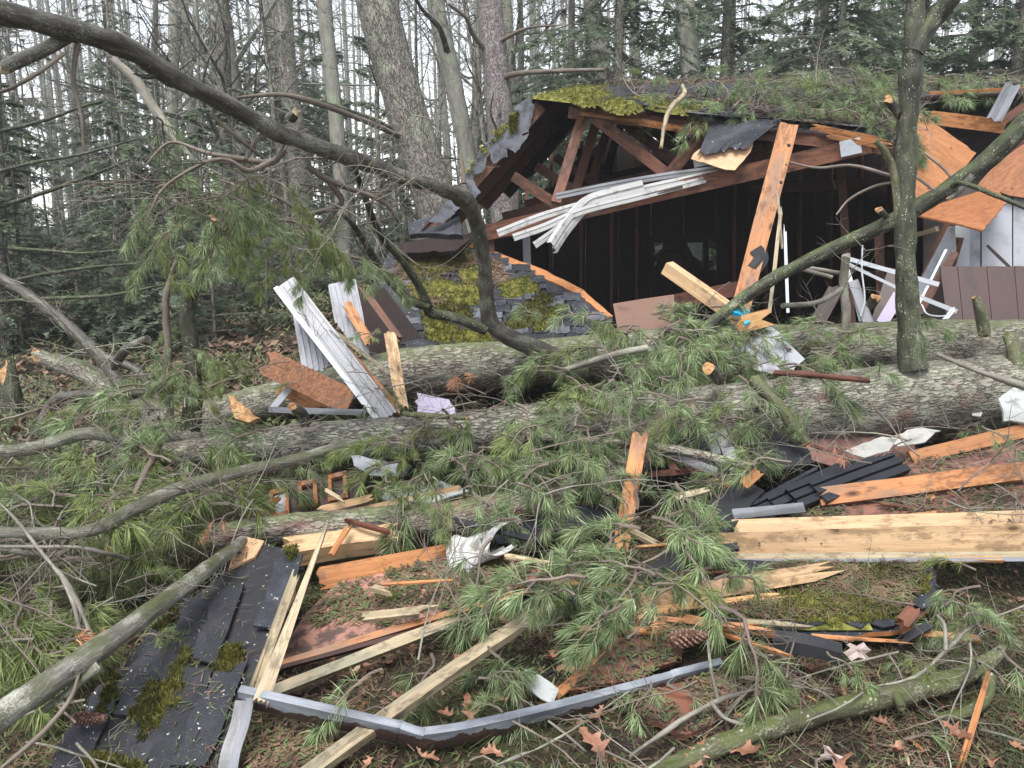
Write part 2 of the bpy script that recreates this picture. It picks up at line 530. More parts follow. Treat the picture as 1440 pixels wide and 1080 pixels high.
M['wood_pale'] = wood('wood_pale', (.36, .295, .195), (.22, .17, .105), 1.0, False, stain=(.2, .185, .125))
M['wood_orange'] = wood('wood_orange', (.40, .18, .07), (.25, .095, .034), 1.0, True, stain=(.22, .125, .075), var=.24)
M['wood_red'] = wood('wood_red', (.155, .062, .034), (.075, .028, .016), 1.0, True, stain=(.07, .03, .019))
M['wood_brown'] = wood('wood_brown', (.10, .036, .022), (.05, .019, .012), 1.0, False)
M['wood_dark'] = wood('wood_dark', (.018, .008, .006), (.009, .004, .0035), .8, False, rough=.8)  # near black: the shade of the shed interior is put into this colour

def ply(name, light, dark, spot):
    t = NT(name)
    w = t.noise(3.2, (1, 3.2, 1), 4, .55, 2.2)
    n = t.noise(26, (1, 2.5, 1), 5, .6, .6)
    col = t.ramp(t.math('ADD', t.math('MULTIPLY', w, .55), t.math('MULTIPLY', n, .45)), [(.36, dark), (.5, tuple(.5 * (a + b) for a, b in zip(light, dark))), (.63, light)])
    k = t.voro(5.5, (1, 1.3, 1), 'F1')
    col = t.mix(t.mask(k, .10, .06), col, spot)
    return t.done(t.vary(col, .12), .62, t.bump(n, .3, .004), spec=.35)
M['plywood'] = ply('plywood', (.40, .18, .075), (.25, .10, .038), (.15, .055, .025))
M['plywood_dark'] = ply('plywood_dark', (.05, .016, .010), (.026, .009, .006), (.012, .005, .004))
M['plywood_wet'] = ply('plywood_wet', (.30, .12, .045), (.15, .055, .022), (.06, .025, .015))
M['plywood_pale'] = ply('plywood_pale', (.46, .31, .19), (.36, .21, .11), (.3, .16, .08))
def osb():
    t = NT('chipboard')
    v = t.n.new('ShaderNodeTexVoronoi'); t.l.new(t.scaled((1, 2.2, 1)), v.inputs['Vector']); v.inputs['Scale'].default_value = 95
    s = t.n.new('ShaderNodeSeparateColor'); t.l.new(v.outputs['Color'], s.inputs[0])
    col = t.ramp(s.outputs[0], [(.1, (.15, .06, .028)), (.5, (.21, .085, .038)), (.9, (.28, .125, .058))])
    return t.done(col, .7, t.bump(s.outputs[1], .4, .004))
M['chipboard'] = osb()
M['pink_panel'] = paint('pink_panel', (.33, .165, .125), (.08, .05, .04), .43, .6, .75, dscale=16)
M['red_panel'] = paint('red_panel', (.19, .07, .04), (.05, .034, .024), .45, .58, .75, dscale=10)
M['red_wall'] = paint('red_wall', (.21, .095, .068), (.085, .045, .035), .44, .60, .6, dscale=12)
M['brown_panel'] = paint('brown_panel', (.05, .026, .023), (.03, .02, .018), .5, .7, .5, stretch=(1, .3, 1))
M['white_vinyl'] = paint('white_vinyl', (.42, .42, .41), (.2, .185, .16), .50, .68, .4)
M['wall_white'] = paint('wall_white', (.29, .30, .335), (.17, .175, .19), .46, .68, .55, dscale=4)
M['aluminium'] = paint('aluminium', (.20, .205, .225), (.075, .075, .08), .40, .60, .42, .2, (1, 1, .12))
M['aluminium_dull'] = paint('aluminium_dull', (.22, .225, .24), (.1, .1, .105), .5, .7, .5, .35, (1, 1, .12))
M['frame_white'] = paint('frame_white', (.42, .44, .47), (.5, .5, .5), .55, .75, .35)
M['lavender'] = paint('lavender', (.36, .325, .42), (.3, .25, .3), .55, .75, .6)
M['cardboard'] = paint('cardboard', (.15, .085, .06), (.10, .055, .04), .5, .7, .8)
M['blue_plastic'] = paint('blue_plastic', (.02, .34, .62), None, rough=.3)
M['black_vinyl'] = paint('black_vinyl', (.016, .017, .022), (.05, .05, .055), .55, .8, .3, dscale=30)
M['felt'] = paint('felt', (.012, .0125, .016), (.035, .03, .027), .58, .75, .75, dscale=14, bump=.3)
M['gusset'] = paint('gusset', (.42, .44, .47), (.25, .25, .26), .5, .7, .45, .6)
M['paper'] = paint('paper', (.33, .35, .34), (.17, .17, .16), .5, .65, .7, dscale=14)
M['grey_chip'] = paint('grey_chip', (.34, .335, .31), (.18, .18, .165), .5, .7, .7)
M['rusty_dark'] = paint('rusty_dark', (.05, .035, .03), (.09, .05, .035), .5, .7, .6)

def flashing_mat():
    t = NT('galvanised_painted')
    x = t.n.new('ShaderNodeSeparateXYZ'); t.l.new(t.raw, x.inputs[0])
    edge = t.math('ADD', x.outputs['X'], t.math('MULTIPLY', t.math('SUBTRACT', t.noise(9, (1, 1, .8), 5, .6), .5), .11))
    m = t.mask(edge, .046, .049)
    zinc = t.mix(t.mask(t.noise(16, (1, 1, .25), 5, .6), .3, .7), (.075, .085, .10), (.24, .262, .295))
    br = t.mix(t.noise(20, (1, 1, .6), 5), (.02, .012, .011), (.055, .033, .028))
    col = t.mix(m, zinc, br)
    return t.done(col, .42, t.bump(t.noise(60, (1, 1, .4), 3), .1, .003), t.math('MULTIPLY', t.math('SUBTRACT', 1.0, m), .15))
M['flashing'] = flashing_mat()

def shingle_mat():
    t = NT('asphalt_shingle')
    sp = t.noise(230, (1, 1, 1), 3, .7)
    big = t.noise(7, (1, 1, 1), 5, .6)
    col = t.ramp(sp, [(.36, (.006, .007, .010)), (.56, (.017, .019, .026)), (.74, (.05, .054, .066))])
    col = t.mix(t.math('MULTIPLY', t.mask(big, .45, .7), .5), col, (.055, .058, .068))
    col = t.mix(t.mask(t.noise(55, (1, 1, 1), 3, .6), .685, .70), col, (.45, .45, .42))
    return t.done(t.vary(col, .3), .7, t.bump(sp, .6, .002), spec=.4)
M['shingle'] = shingle_mat()
M['shingle_worn'] = paint('shingle_worn', (.075, .08, .095), (.03, .03, .036), .45, .65, .75, dscale=14, var=.3)

def leafy(name, a, b, c, rough=.5, sc=14, var=.22, spec=.35, trans=.0):
    t = NT(name)
    g = t.n.new('ShaderNodeNewGeometry')
    col = t.ramp(t.noise(sc, (1, 1, 1), 3, .6), [(.32, a), (.5, b), (.68, c)])
    col = t.vary(col, var)
    mt = t.done(col, rough, spec=spec)
    if trans:
        tr = t.n.new('ShaderNodeBsdfTranslucent'); t.l.new(col, tr.inputs['Color'])
        ms = t.n.new('ShaderNodeMixShader'); ms.inputs[0].default_value = trans
        t.l.new(t.b.outputs[0], ms.inputs[1]); t.l.new(tr.outputs[0], ms.inputs[2])
        t.l.new(ms.outputs[0], t.n['Material Output'].inputs['Surface'])
    return mt
M['needle'] = leafy('pine_needle', (.07, .11, .04), (.155, .21, .088), (.29, .345, .175), rough=.38, spec=.5, trans=.25)
M['needle_warm'] = leafy('pine_needle_warm', (.10, .14, .045), (.18, .225, .075), (.28, .32, .13), trans=.3)
M['needle_pale'] = leafy('pine_needle_pale', (.09, .135, .055), (.185, .25, .11), (.29, .36, .19), rough=.38, spec=.5, trans=.25)
M['needle_dead'] = leafy('dead_needle', (.3, .12, .06), (.42, .19, .1), (.5, .26, .15))
M['hemlock'] = leafy('hemlock_leaf', (.07, .105, .068), (.135, .18, .115), (.2, .245, .17), .6, 3, .25, trans=.5)
M['hemlock_pale'] = leafy('hemlock_leaf_pale', (.10, .14, .09), (.165, .21, .14), (.22, .265, .185), .6, 3, .25, trans=.5)
M['moss'] = leafy('moss', (.05, .052, .014), (.115, .115, .028), (.20, .19, .055), .9, 22, .1, .1)
M['moss_dark'] = leafy('moss_dark', (.03, .03, .011), (.06, .058, .018), (.10, .10, .032), .9, 22, .1, .1)
M['oak_leaf'] = leafy('oak_leaf', (.12, .055, .032), (.22, .105, .065), (.34, .19, .13), .6, 9, .35)
M['grey_leaf'] = leafy('grey_leaf', (.25, .19, .17), (.33, .27, .25), (.4, .34, .31), .6, 9, .1)
M['litter'] = leafy('litter', (.035, .025, .017), (.085, .052, .034), (.19, .12, .08), .8, 6, .2)
M['litter_green'] = leafy('litter_green', (.03, .045, .014), (.065, .09, .03), (.13, .155, .065), .7, 6, .2)
M['cone'] = leafy('pine_cone', (.05, .025, .018), (.12, .06, .042), (.28, .17, .13), .6, 60, .1)

def ground_mat():
    t = NT('forest_floor')
    n = t.noise(5, (1, 1, 1), 10, .7); n2 = t.noise(1.1, (1, 1, 1), 5, .6); n3 = t.noise(45, (1, 1, 1), 6, .7)
    col = t.ramp(t.math('ADD', t.math('MULTIPLY', n, .5), t.math('MULTIPLY', n3, .5)), [(.33, (.012, .009, .007)), (.5, (.035, .025, .018)), (.66, (.10, .065, .045))])
    col = t.mix(t.math('MULTIPLY', t.mask(n2, .45, .62), t.mask(n3, .4, .6)), col, (.055, .075, .022))
    return t.done(col, .9, t.bump(t.math('ADD', n, n3), .9, .03), spec=.2)
M['ground'] = ground_mat()
M['glass'] = leafy('sky_glow_glass', (.5, .52, .52), (.65, .68, .68), (.75, .78, .78), .3, 5, .05, trans=.75)  # pale translucent colour stands in for bright sky at the window

# ================================================================== SETTING
def build_ground():
    xs = np.concatenate([-np.geomspace(60, 5.2, 40), np.linspace(-5, 5, 150), np.geomspace(5.2, 60, 40)])
    ys = np.concatenate([np.linspace(-3, 1.5, 12), np.linspace(1.6, 8, 130), np.geomspace(8.1, 90, 60)])
    X, Y = np.meshgrid(xs, ys)
    Z = gheight(X, Y)
    v = np.stack([X, Y, Z], -1).reshape(-1, 3)
    h, w = X.shape
    i, j = np.meshgrid(np.arange(h - 1), np.arange(w - 1), indexing='ij')
    f = np.stack([i * w + j, i * w + j + 1, (i + 1) * w + j + 1, (i + 1) * w + j], -1).reshape(-1, 4)
    mb = MB(); mb.add(v, f)
    tag(mb.build('ground', M['ground'], smooth=True, origin=(0, 0, 0)), kind='structure')
build_ground()
def build_haze():
    mb = MB(); box(mb, (0, 43, 14), np.array([62., 0, 0]), np.array([0, 49.5, 0]), np.array([0, 0, 16.]))
    mt = bpy.data.materials.new('haze'); mt.use_nodes = True; nt = mt.node_tree
    nt.nodes.remove(nt.nodes['Principled BSDF'])
    pv = nt.nodes.new('ShaderNodeVolumePrincipled'); pv.inputs['Density'].default_value = HAZE; pv.inputs['Color'].default_value = (.93, .96, 1, 1); pv.inputs['Anisotropy'].default_value = .2
    nt.links.new(pv.outputs[0], nt.nodes['Material Output'].inputs['Volume'])
    tag(mb.build('haze', mt), 'thin rainy mist between the trees', 'haze', kind='stuff')
build_haze()

# ------------------------------------------------------------------ background trees
def bare_tree_meshes(seed, height, r0, lean=0.03, nb=26, fork=False, bmat='bark_far', low=.22, twiggy=1.0):
    rr = np.random.default_rng(seed)
    k = 9
    zz = np.linspace(-.3, height, k)
    wob = np.cumsum(rr.normal(0, lean * height / k, (k, 2)), 0)
    pts = np.column_stack([wob - wob[0], zz])
    rad = r0 * (1 - .8 * np.linspace(0, 1, k) ** 1.1); rad[0] *= 1.25
    t = MB(); c, r = tube(t, pts, rad, 14, 44, lump=.09, fine=.004, seed=seed, caps=False)
    tm, _ = t.mesh('trunk', M[bmat], True, (0, 0, 0))
    l = MB()
    def branch(p, d, L, rad, lev):
        n = 4
        q = [p]; dd = d
        for i in range(n):
            dd = nrm(dd + rr.normal(0, .22, 3) + np.array([0, 0, .10 if lev == 0 else .02]))
            q.append(q[-1] + dd * L / n)
        q = np.array(q)
        tube(l, q, rad * np.linspace(1, .25, n + 1), 5 if lev == 0 else 3, 6 if lev == 0 else 4, caps=False)
        if lev < 2:
            for m in range(int((6 if lev == 0 else 4) * twiggy)):
                s = rr.uniform(.2, 1); b = q[min(n, int(s * n) + 0)]
                dn = nrm((q[-1] - q[0]) / L + rr.normal(0, .75, 3) + np.array([0, 0, .15]))
                branch(b, dn, L * rr.uniform(.3, .55), max(.0035, rad * .42), lev + 1)
    for b in range(nb):
        f = rr.uniform(low, 1) ** 1.0
        i = int(f * (len(c) - 1)); az = rr.uniform(0, 6.283)
        d = nrm([math.cos(az), math.sin(az), rr.uniform(-.1, .9)])
        branch(c[i], d, height * rr.uniform(.10, .24) * (1.15 - .5 * f), max(.008, r[i] * rr.uniform(.2, .42)), 0)
    lm, _ = l.mesh('limbs', M[bmat], False, (0, 0, 0))
    return tm, lm

def hemlock_branch(mb, p, az, L, rr, droop=.35, dens=1.0, mat=0, twmat=1, lw=.022, ll=.075):
    """flat drooping spray of short needles"""
    d = np.array([math.cos(az), math.sin(az), 0]); sd = np.array([-d[1], d[0], 0])
    n = 6
    s = np.linspace(0, 1, n)
    main = p + d * (L * s)[:, None] + np.array([0, 0, 1.0]) * (L * (.12 * s - droop * s ** 2))[:, None]
    main += rr.normal(0, .02 * L, (n, 3)) * s[:, None]
    tube(mb, main, .012 * L * (1.05 - s), 3, 6, caps=False, mat=twmat)
    nt = max(5, int(11 * dens * L / 1.6))
    V = []
    for k in range(nt * 2):
        f = rr.uniform(.12, 1)
        b = main[0] * 0 + np.array([np.interp(f, s, main[:, q]) for q in range(3)])
        side = 1 if k % 2 else -1
        tl = L * rr.uniform(.16, .36) * (1.15 - .65 * f)
        td = nrm(d * rr.uniform(.3, .9) + sd * side * rr.uniform(.5, 1) + np.array([0, 0, rr.uniform(-.35, .05)]))
        m = max(5, int(tl / .032))
        u = np.linspace(.05, 1, m)
        pp = b + td * (tl * u)[:, None] + np.array([0, 0, -1.0]) * (.25 * tl * u ** 2)[:, None]
        tw = nrm(np.cross(td, [0, 0, 1.0]))
        for sg in (-1, 1):
            nd = td * .55 + tw * sg * .8
            dirs = nd[None] + rr.normal(0, .28, (m, 3))
            w = np.cross(dirs, [0, 0, 1.0]); w /= np.linalg.norm(w, axis=1)[:, None]
            w = w + rr.normal(0, .3, (m, 3))
            l = (ll * rr.uniform(.6, 1.2, m) * (1.1 - .5 * u))[:, None]
            V.append(np.stack([pp + w * lw, pp - w * lw, pp + dirs * l], 1))
    V = np.concatenate(V); N = len(V)
    mb.add(V.reshape(-1, 3), np.arange(3 * N).reshape(N, 3), None, mat)

def conifer_meshes(seed, height, r0, reach, nb, z0=.6, mat='hemlock', dens=1.0, droop=.35):
    rr = np.random.default_rng(seed)
    t = MB()
    pts = [(0, 0, -.3), (.03, 0, height * .3), (-.03, .04, height * .65), (0, 0, height)]
    tube(t, pts, [r0 * 1.1, r0 * .85, r0 * .5, .01], 10, 26, lump=.06, fine=.003, seed=seed, caps=False)
    tm, _ = t.mesh('trunk', M['bark_far'], True, (0, 0, 0))
    c = MB()
    for i in range(nb):
        f = ((i + rr.uniform(0, 1)) / nb) ** 1.15
        z = z0 + (height - z0) * f
        L = reach * (1.02 - f) * rr.uniform(.6, 1.1) + .15
        hemlock_branch(c, np.array([0, 0, z]), rr.uniform(0, 6.283), L, rr, droop * rr.uniform(.6, 1.4), dens)
    cm, _ = c.mesh('crown', [M[mat], M['twig']], False, (0, 0, 0))
    return tm, cm

def plant(name, meshes, names, label, cat, x, y, rz, sc, group=None, tilt=(0, 0)):
    z = float(gheight(x, y)) - .05
    t = thing(name, label, cat, (x, y, z), group)
    t.rotation_euler = (tilt[0], tilt[1], rz); t.scale = (sc,) * 3
    for nm, me in zip(names, meshes):
        o = bpy.data.objects.new(nm, me); COL.objects.link(o); o.parent = t
    return t

def at(px, Y):
    """ground x of a vertical thing seen at photo column px, distance Y (horizon row)"""
    return (px - 720.0) / FPX * Y * 1.0

BT = [bare_tree_meshes(100 + i, 15, .17, .025, 26, bmat=('bark_far_grey' if i % 2 else 'bark_far')) for i in range(4)]
SAP = [bare_tree_meshes(200 + i, 6.0, .035, .05, 26, bmat='bark_far_grey' if i % 2 else 'bark_far', low=.12, twiggy=.8) for i in range(3)]
HEM = [conifer_meshes(300 + i, 9, .10, 2.5, 125, .8, 'hemlock_pale', 1.15, .42) for i in range(3)]
YHEM = [conifer_meshes(320 + i, 3.2, .03, 1.15, 44, .15, 'hemlock_pale', 1.2) for i in range(2)]

# single trees that stand out
def big_trunk(name, label, ctrl, bmat, seed, limbs=(), sides=26):
    base = P(*ctrl[0][:3])
    t = thing(name, label, 'tree', (base[0], base[1], float(gheight(base[0], base[1]))))
    m = MB(); px_tube(m, ctrl, sides=sides, n=70, lump=.05, fine=.008, seed=seed, caps=False)
    m.build('trunk', M[bmat], t, True)
    for k, lb in enumerate(limbs):
        m = MB(); px_tube(m, lb, sides=6, n=24, lump=.15, seed=seed + k, caps=True)
        m.build('limb', M['bark_dark' if bmat != 'bark_far_pink' else 'twig'], t, True)
    return t
big_trunk('leaning_tree', 'thick pale brown trunk leaning left behind the collapsed shed', [(655, 430, 11.3, 33), (615, 290, 11.2, 31), (585, 200, 11.1, 29), (556, 100, 11, 28), (528, 0, 10.9, 28), (480, -180, 10.9, 26), (420, -420, 10.9, 22)], 'bark_far', 1,
          [[(560, 190, 10.9, 5), (530, 172, 10.4, 4.5), (470, 150, 9.8, 4), (400, 133, 9, 3.2), (335, 137, 8.4, 2)]])
big_trunk('straight_pine_tree', 'straight pinkish grey conifer trunk with short dead branches', [(716, 420, 12, 22), (709, 250, 12, 20), (700, 130, 12, 19), (688, 0, 12, 18), (672, -200, 12, 16), (660, -420, 12, 12)], 'bark_far_pink', 2,
          [[(702, 113, 12, 5), (725, 104, 11.7, 4), (780, 100, 11.3, 3.2), (850, 98, 11, 2.2)], [(682, 70, 11.9, 4), (665, 48, 11.6, 3.2), (655, 25, 11.3, 2.5), (630, 5, 11, 1.5)],
           [(703, 190, 11.9, 2), (690, 160, 11.6, 1.8), (694, 130, 11.4, 1)], [(700, 60, 11.9, 3), (740, 40, 11.5, 2), (790, 35, 11.1, 1)]])
big_trunk('grey_twin_tree', 'slender grey bent trunk between the two thick trunks', [(672, 400, 14, 12), (660, 240, 14, 12), (648, 170, 14, 12.5), (630, 80, 14, 12), (612, 0, 14, 12), (590, -200, 14, 9)], 'bark_far_grey', 3,
          [[(630, 75, 13.9, 5), (618, 40, 13.6, 4), (595, 15, 13.3, 3), (580, -10, 13, 2)]])
big_trunk('pale_tree', 'pale straight slim trunk left of the leaning tree', [(488, 420, 15, 11), (478, 230, 15, 10.5), (468, 120, 15, 10), (455, 0, 15, 10), (440, -200, 15, 9)], 'bark_far_grey', 4)
big_trunk('tall_tree', 'tall grey brown trunk behind the overhanging branch', [(430, 420, 17, 15), (420, 240, 17, 14), (408, 130, 17, 13), (394, 0, 17, 13), (380, -200, 17, 12)], 'bark_far', 5)
big_trunk('roadside_tree', 'brown trunk rising behind the mossy roof peak', [(862, 330, 15, 13), (850, 120, 15, 12), (835, 40, 15, 11), (826, -60, 15, 10), (815, -200, 15, 8)], 'bark_far', 6)
big_trunk('split_tree', 'thick grey trunk behind the roof at the top edge', [(978, 330, 14, 14), (972, 120, 14, 13), (966, 40, 14, 13), (960, -60, 14, 12), (955, -200, 14, 11)], 'bark_far_grey', 7)
DEADL = [[(-4, 186, 9.4, 3), (60, 170, 8.8, 2.4), (110, 152, 8.3, 2), (150, 140, 8, 1.2)], [(-4, 242, 9.4, 3), (50, 228, 8.8, 2.4), (110, 218, 8.2, 2), (190, 196, 7.8, 1.2)],
         [(-4, 292, 9.4, 3.4), (70, 268, 8.6, 2.8), (130, 246, 8.2, 2.2), (184, 224, 7.8, 1.2)], [(-4, 348, 9.4, 2.8), (60, 352, 8.8, 2.6), (120, 356, 8.4, 2), (200, 348, 8, 1)],
         [(-4, 402, 9.4, 3), (50, 388, 8.8, 3), (130, 376, 8.2, 2.6), (200, 370, 7.9, 1.4)], [(-4, 425, 9.4, 3), (60, 420, 8.8, 3), (150, 416, 8.2, 2.6), (232, 400, 7.9, 1.6)]]
big_trunk('edge_tree', 'dark brown trunk at the far left edge of the clearing', [(5, 600, 9.5, 13), (2, 470, 9.5, 12), (-4, 300, 9.5, 11), (-10, 120, 9.5, 10), (-20, -200, 9.5, 9)], 'bark_far', 8, DEADL)

rr = np.random.default_rng(11)
n = 0
for k in range(34):
    Y = rr.uniform(15, 44); px = rr.uniform(-250, 1700)
    if 480 < px < 760 and Y < 16: Y += 10
    plant('bare_tree', BT[k % 4], ('trunk', 'limbs'), 'tall leafless tree in the woods behind the wreck', 'tree', at(px, Y), Y, rr.uniform(0, 6.28), rr.uniform(.65, 1.25), 'leafless trees in the woods', rr.normal(0, .04, 2))
for k in range(60):
    Y = rr.uniform(9.5, 26); px = rr.uniform(-200, 760) if k % 4 else rr.uniform(760, 1600)
    if px > 560 and Y < 13.5: Y += 6
    plant('sapling', SAP[k % 3], ('trunk', 'limbs'), 'thin leafless sapling growing in the woods behind the wreck', 'sapling', at(px, Y), Y, rr.uniform(0, 6.28), rr.uniform(.6, 1.5), 'leafless saplings in the woods', rr.normal(0, .07, 2))
for k, (px, Y, sc) in enumerate([(20, 15, .8), (190, 18, .9), (330, 21, 1.0), (860, 13.5, 1.0), (1000, 16, 1.2), (1130, 13, 1.0), (1260, 15, 1.1), (1390, 12.5, 1.0), (1520, 13, 1.2),
                                (1180, 19, 1.4), (1330, 17, 1.2), (800, 16.5, 1.0), (1150, 12.2, .8), (1460, 15, 1.2), (430, 24, 1.2), (1010, 22, 1.4)]):
    plant('hemlock_tree', HEM[k % 3], ('trunk', 'crown'), 'drooping dark green hemlock in the woods behind the wreck', 'tree', at(px, Y), Y, k * 1.3, sc, 'hemlocks in the woods')
for k in range(32):
    Y = rr.uniform(9, 17); px = rr.uniform(-120, 430)
    if k > 25: Y = rr.uniform(14, 22); px = rr.uniform(380, 800)
    plant('young_hemlock', YHEM[k % 2], ('trunk', 'crown'), 'young bushy hemlock in the undergrowth behind the fallen logs', 'small tree', at(px, Y), Y, rr.uniform(0, 6.28), rr.uniform(.45, 1.05) * (.6 + Y / 26), 'young hemlocks in the undergrowth')

def far_woods():
    rr = np.random.default_rng(5); mb = MB()
    for k in range(260):
        Y = rr.uniform(42, 75); x = rr.uniform(-.85, .85) * Y
        z = float(gheight(x, Y)); h = rr.uniform(14, 24); r = rr.uniform(.07, .22)
        l = rr.normal(0, .5, 2)
        tube(mb, [(x, Y, z - .5), (x + l[0] * .5, Y, z + h * .5), (x + l[0], Y + l[1], z + h)], [r, r * .8, r * .3], 5, 5, caps=False, mat=0)
        for b in range(16):
            f = rr.uniform(.08, .95); q = np.array([x + l[0] * f, Y, z + h * f]); az = rr.uniform(0, 6.28); L = rr.uniform(1.2, 3.5)
            e = q + L * np.array([math.cos(az), math.sin(az) * .5, rr.uniform(0, .9)])
            tube(mb, [q, (q + e) / 2 + rr.normal(0, .15, 3), e], [.03, .02, .008], 3, 4, caps=False)
            for m in range(3):
                w = q + (e - q) * rr.uniform(.3, 1); e2 = w + rr.normal(0, .7, 3)
                tube(mb, [w, e2], [.014, .006], 3, 2, caps=False)
    for k in range(34):
        Y = rr.uniform(30, 60); x = rr.uniform(-.8, .8) * Y; z = float(gheight(x, Y))
        for b in range(30):
            hemlock_branch(mb, np.array([x, Y, z + .3 + rr.uniform(0, 8)]), rr.uniform(0, 6.28), rr.uniform(1.2, 3), rr, .3, .32, 1, 0, .06, .22)
    tag(mb.build('far_woods', [M['bark_far_grey'], M['hemlock_pale']], origin=(0, 55, 0)), 'distant leafless trunks and evergreens closing the view', 'woods', kind='stuff')
far_woods()

# ================================================================== SHED
def shingle_meshes(seed, n=6):
    """irregular torn asphalt tabs, unit: about 1 wide (x) by 1 deep (y), lower butt edge at y=0"""
    out = []
    for k in range(n):
        rr = np.random.default_rng(seed + k)
        bot = [(x + rr.normal(0, .02), rr.normal(0, .075)) for x in np.linspace(-.5, .5, 7)]
        top = [(x, 1 + rr.normal(0, .035)) for x in np.linspace(.5, -.5, 6)]
        if rr.uniform() < .55: bot[0] = (-.42, .16)
        if rr.uniform() < .55: bot[-1] = (.43, .13)
        if rr.uniform() < .3: bot[2] = (bot[2][0], .16)
        out.append(np.array(bot + top))
    return out
SHG = shingle_meshes(40)
def shingle_mesh(k, w, dpt, t, mat, lf=.010):
    o = SHG[k] * np.array([w, dpt]); n = len(o)
    lift = lf * (1 - o[:, 1] / dpt)               # butt edge stands proud
    top = np.column_stack([o, lift + t]); bot = np.column_stack([o, lift])
    mb = MB(); idx = np.arange(n); nx = (idx + 1) % n
    mb.add(np.vstack([top, bot]), [tuple(idx), tuple(n + idx[::-1])])
    mb.f.append(np.stack([idx, n + idx, n + nx, nx], -1)); mb.m.append(np.zeros(n, int))
    return mb.mesh('shingle', mat, False, (0, 0, 0))[0]

def shingle_field(parent, pl, pxpoly, course_dir, expo, width, seed=0, skip=.05, t=.005, h=.002, mats=('shingle',), skipfn=None, ovl=1.45, lf=.010, maxn=280):
    """lay shingles course by course on plane pl inside the polygon; each one an object"""
    rr = np.random.default_rng(seed)
    poly = pl.uv(np.array([pl.q(*p) for p in pxpoly]))
    a = pl.uv(pl.q(*course_dir[0])) - pl.uv(pl.q(*course_dir[1])); a = -a / np.linalg.norm(a)
    b = np.array([-a[1], a[0]])
    up = nrm(pl.v * b[1] + pl.u * b[0])
    if up[2] < 0: b = -b; a = -a
    A = poly @ a; B = poly @ b
    lib = {}
    for m in mats:
        for k in range(6): lib[(m, k)] = shingle_mesh(k, width * .985, expo * ovl, t, M[m], lf)
    Z = Matrix.Identity(3)
    cnt = 0
    X3 = pl.u * a[0] + pl.v * a[1]; Y3 = pl.u * b[0] + pl.v * b[1]; Z3 = np.cross(X3, Y3)
    if Z3.dot(pl.n) < 0: X3 = -X3; Z3 = -Z3
    R0 = Matrix((X3, Y3, Z3)).transposed()
    for r in range(int((B.max() - B.min()) / expo) + 1):
        y = B.min() + r * expo
        x = A.min() - rr.uniform(0, width)
        while x < A.max():
            x += width
            c = a * x + b * (y + expo * .5)
            if not inside(poly, c)[0] or rr.uniform() < skip or cnt >= maxn: continue
            if skipfn is not None and skipfn(c): continue
            q = pl.xyz(a * x + b * y, h + rr.uniform(0, .003))
            o = link('shingle', lib[(mats[int(rr.integers(len(mats)))], int(rr.integers(6)))], q, parent)
            R = R0 @ Matrix.Rotation(rr.normal(0, .035), 3, 'Z') @ Matrix.Rotation(abs(rr.normal(0, .02)), 3, 'X')
            if rr.uniform() < .12: R = R @ Matrix.Rotation(rr.uniform(.03, .10), 3, 'X') @ Matrix.Rotation(rr.normal(0, .05), 3, 'Y')
            o.rotation_euler = R.to_euler()
            o.scale = (rr.uniform(.94, 1.04), rr.uniform(.95, 1.1), rr.uniform(.9, 1.3))
            cnt += 1
    return cnt

def moss_on(parent, pl, pxpoly, seed=0, thick=.018, n=1800, blade=.013, h=.006, mat='moss', name='moss', step=.03):
    """cushion of moss: lumpy base and a pile of tiny blades"""
    rr = np.random.default_rng(seed)
    poly = ragged(pl.uv(np.array([pl.q(*p) for p in pxpoly])), step * 1.4, step * .45, rr)
    lo, hi = poly.min(0), poly.max(0)
    mb = MB()
    nx = max(6, int((hi[0] - lo[0]) / step)); ny = max(6, int((hi[1] - lo[1]) / step))
    nx, ny = min(nx, 50), min(ny, 50)
    gx, gy = np.meshgrid(np.linspace(lo[0], hi[0], nx), np.linspace(lo[1], hi[1], ny))
    uv = np.stack([gx, gy], -1).reshape(-1, 2); ins = inside(poly, uv)
    # distance to outline for a soft rim
    dist = np.min(np.linalg.norm(uv[:, None] - poly[None], axis=2), axis=1)
    hh = np.where(ins, thick * np.clip(dist / (step * 2.5), .15, 1) * (1 + .5 * vnoise(np.column_stack([uv * 22, uv[:, :1] * 0]), seed)), -.004)
    v = pl.xyz(uv, h) + hh[:, None] * pl.n
    i, j = np.meshgrid(np.arange(ny - 1), np.arange(nx - 1), indexing='ij')
    f = np.stack([i * nx + j, i * nx + j + 1, (i + 1) * nx + j + 1, (i + 1) * nx + j], -1).reshape(-1, 4)
    f = f[ins[f].sum(1) >= 2]
    mb.add(v, f)
    c = rr.uniform(lo, hi, (n * 3, 2)); c = c[inside(poly, c)][:n]
    dist = np.min(np.linalg.norm(c[:, None] - poly[None], axis=2), axis=1)
    hc = thick * np.clip(dist / (step * 2.5), .1, 1) * .95
    b = pl.xyz(c, h) + hc[:, None] * pl.n
    d = pl.n + rr.normal(0, .55, (len(c), 3)); w = rr.normal(0, 1, (len(c), 3)); w /= np.linalg.norm(w, axis=1)[:, None]
    l = blade * rr.uniform(.5, 1.4, (len(c), 1))
    V = np.stack([b + w * blade * .28, b - w * blade * .28, b + d * l], 1).reshape(-1, 3)
    mb.add(V, np.arange(len(V)).reshape(-1, 3))
    return tag(mb.build(name, M[mat], parent), kind='stuff')

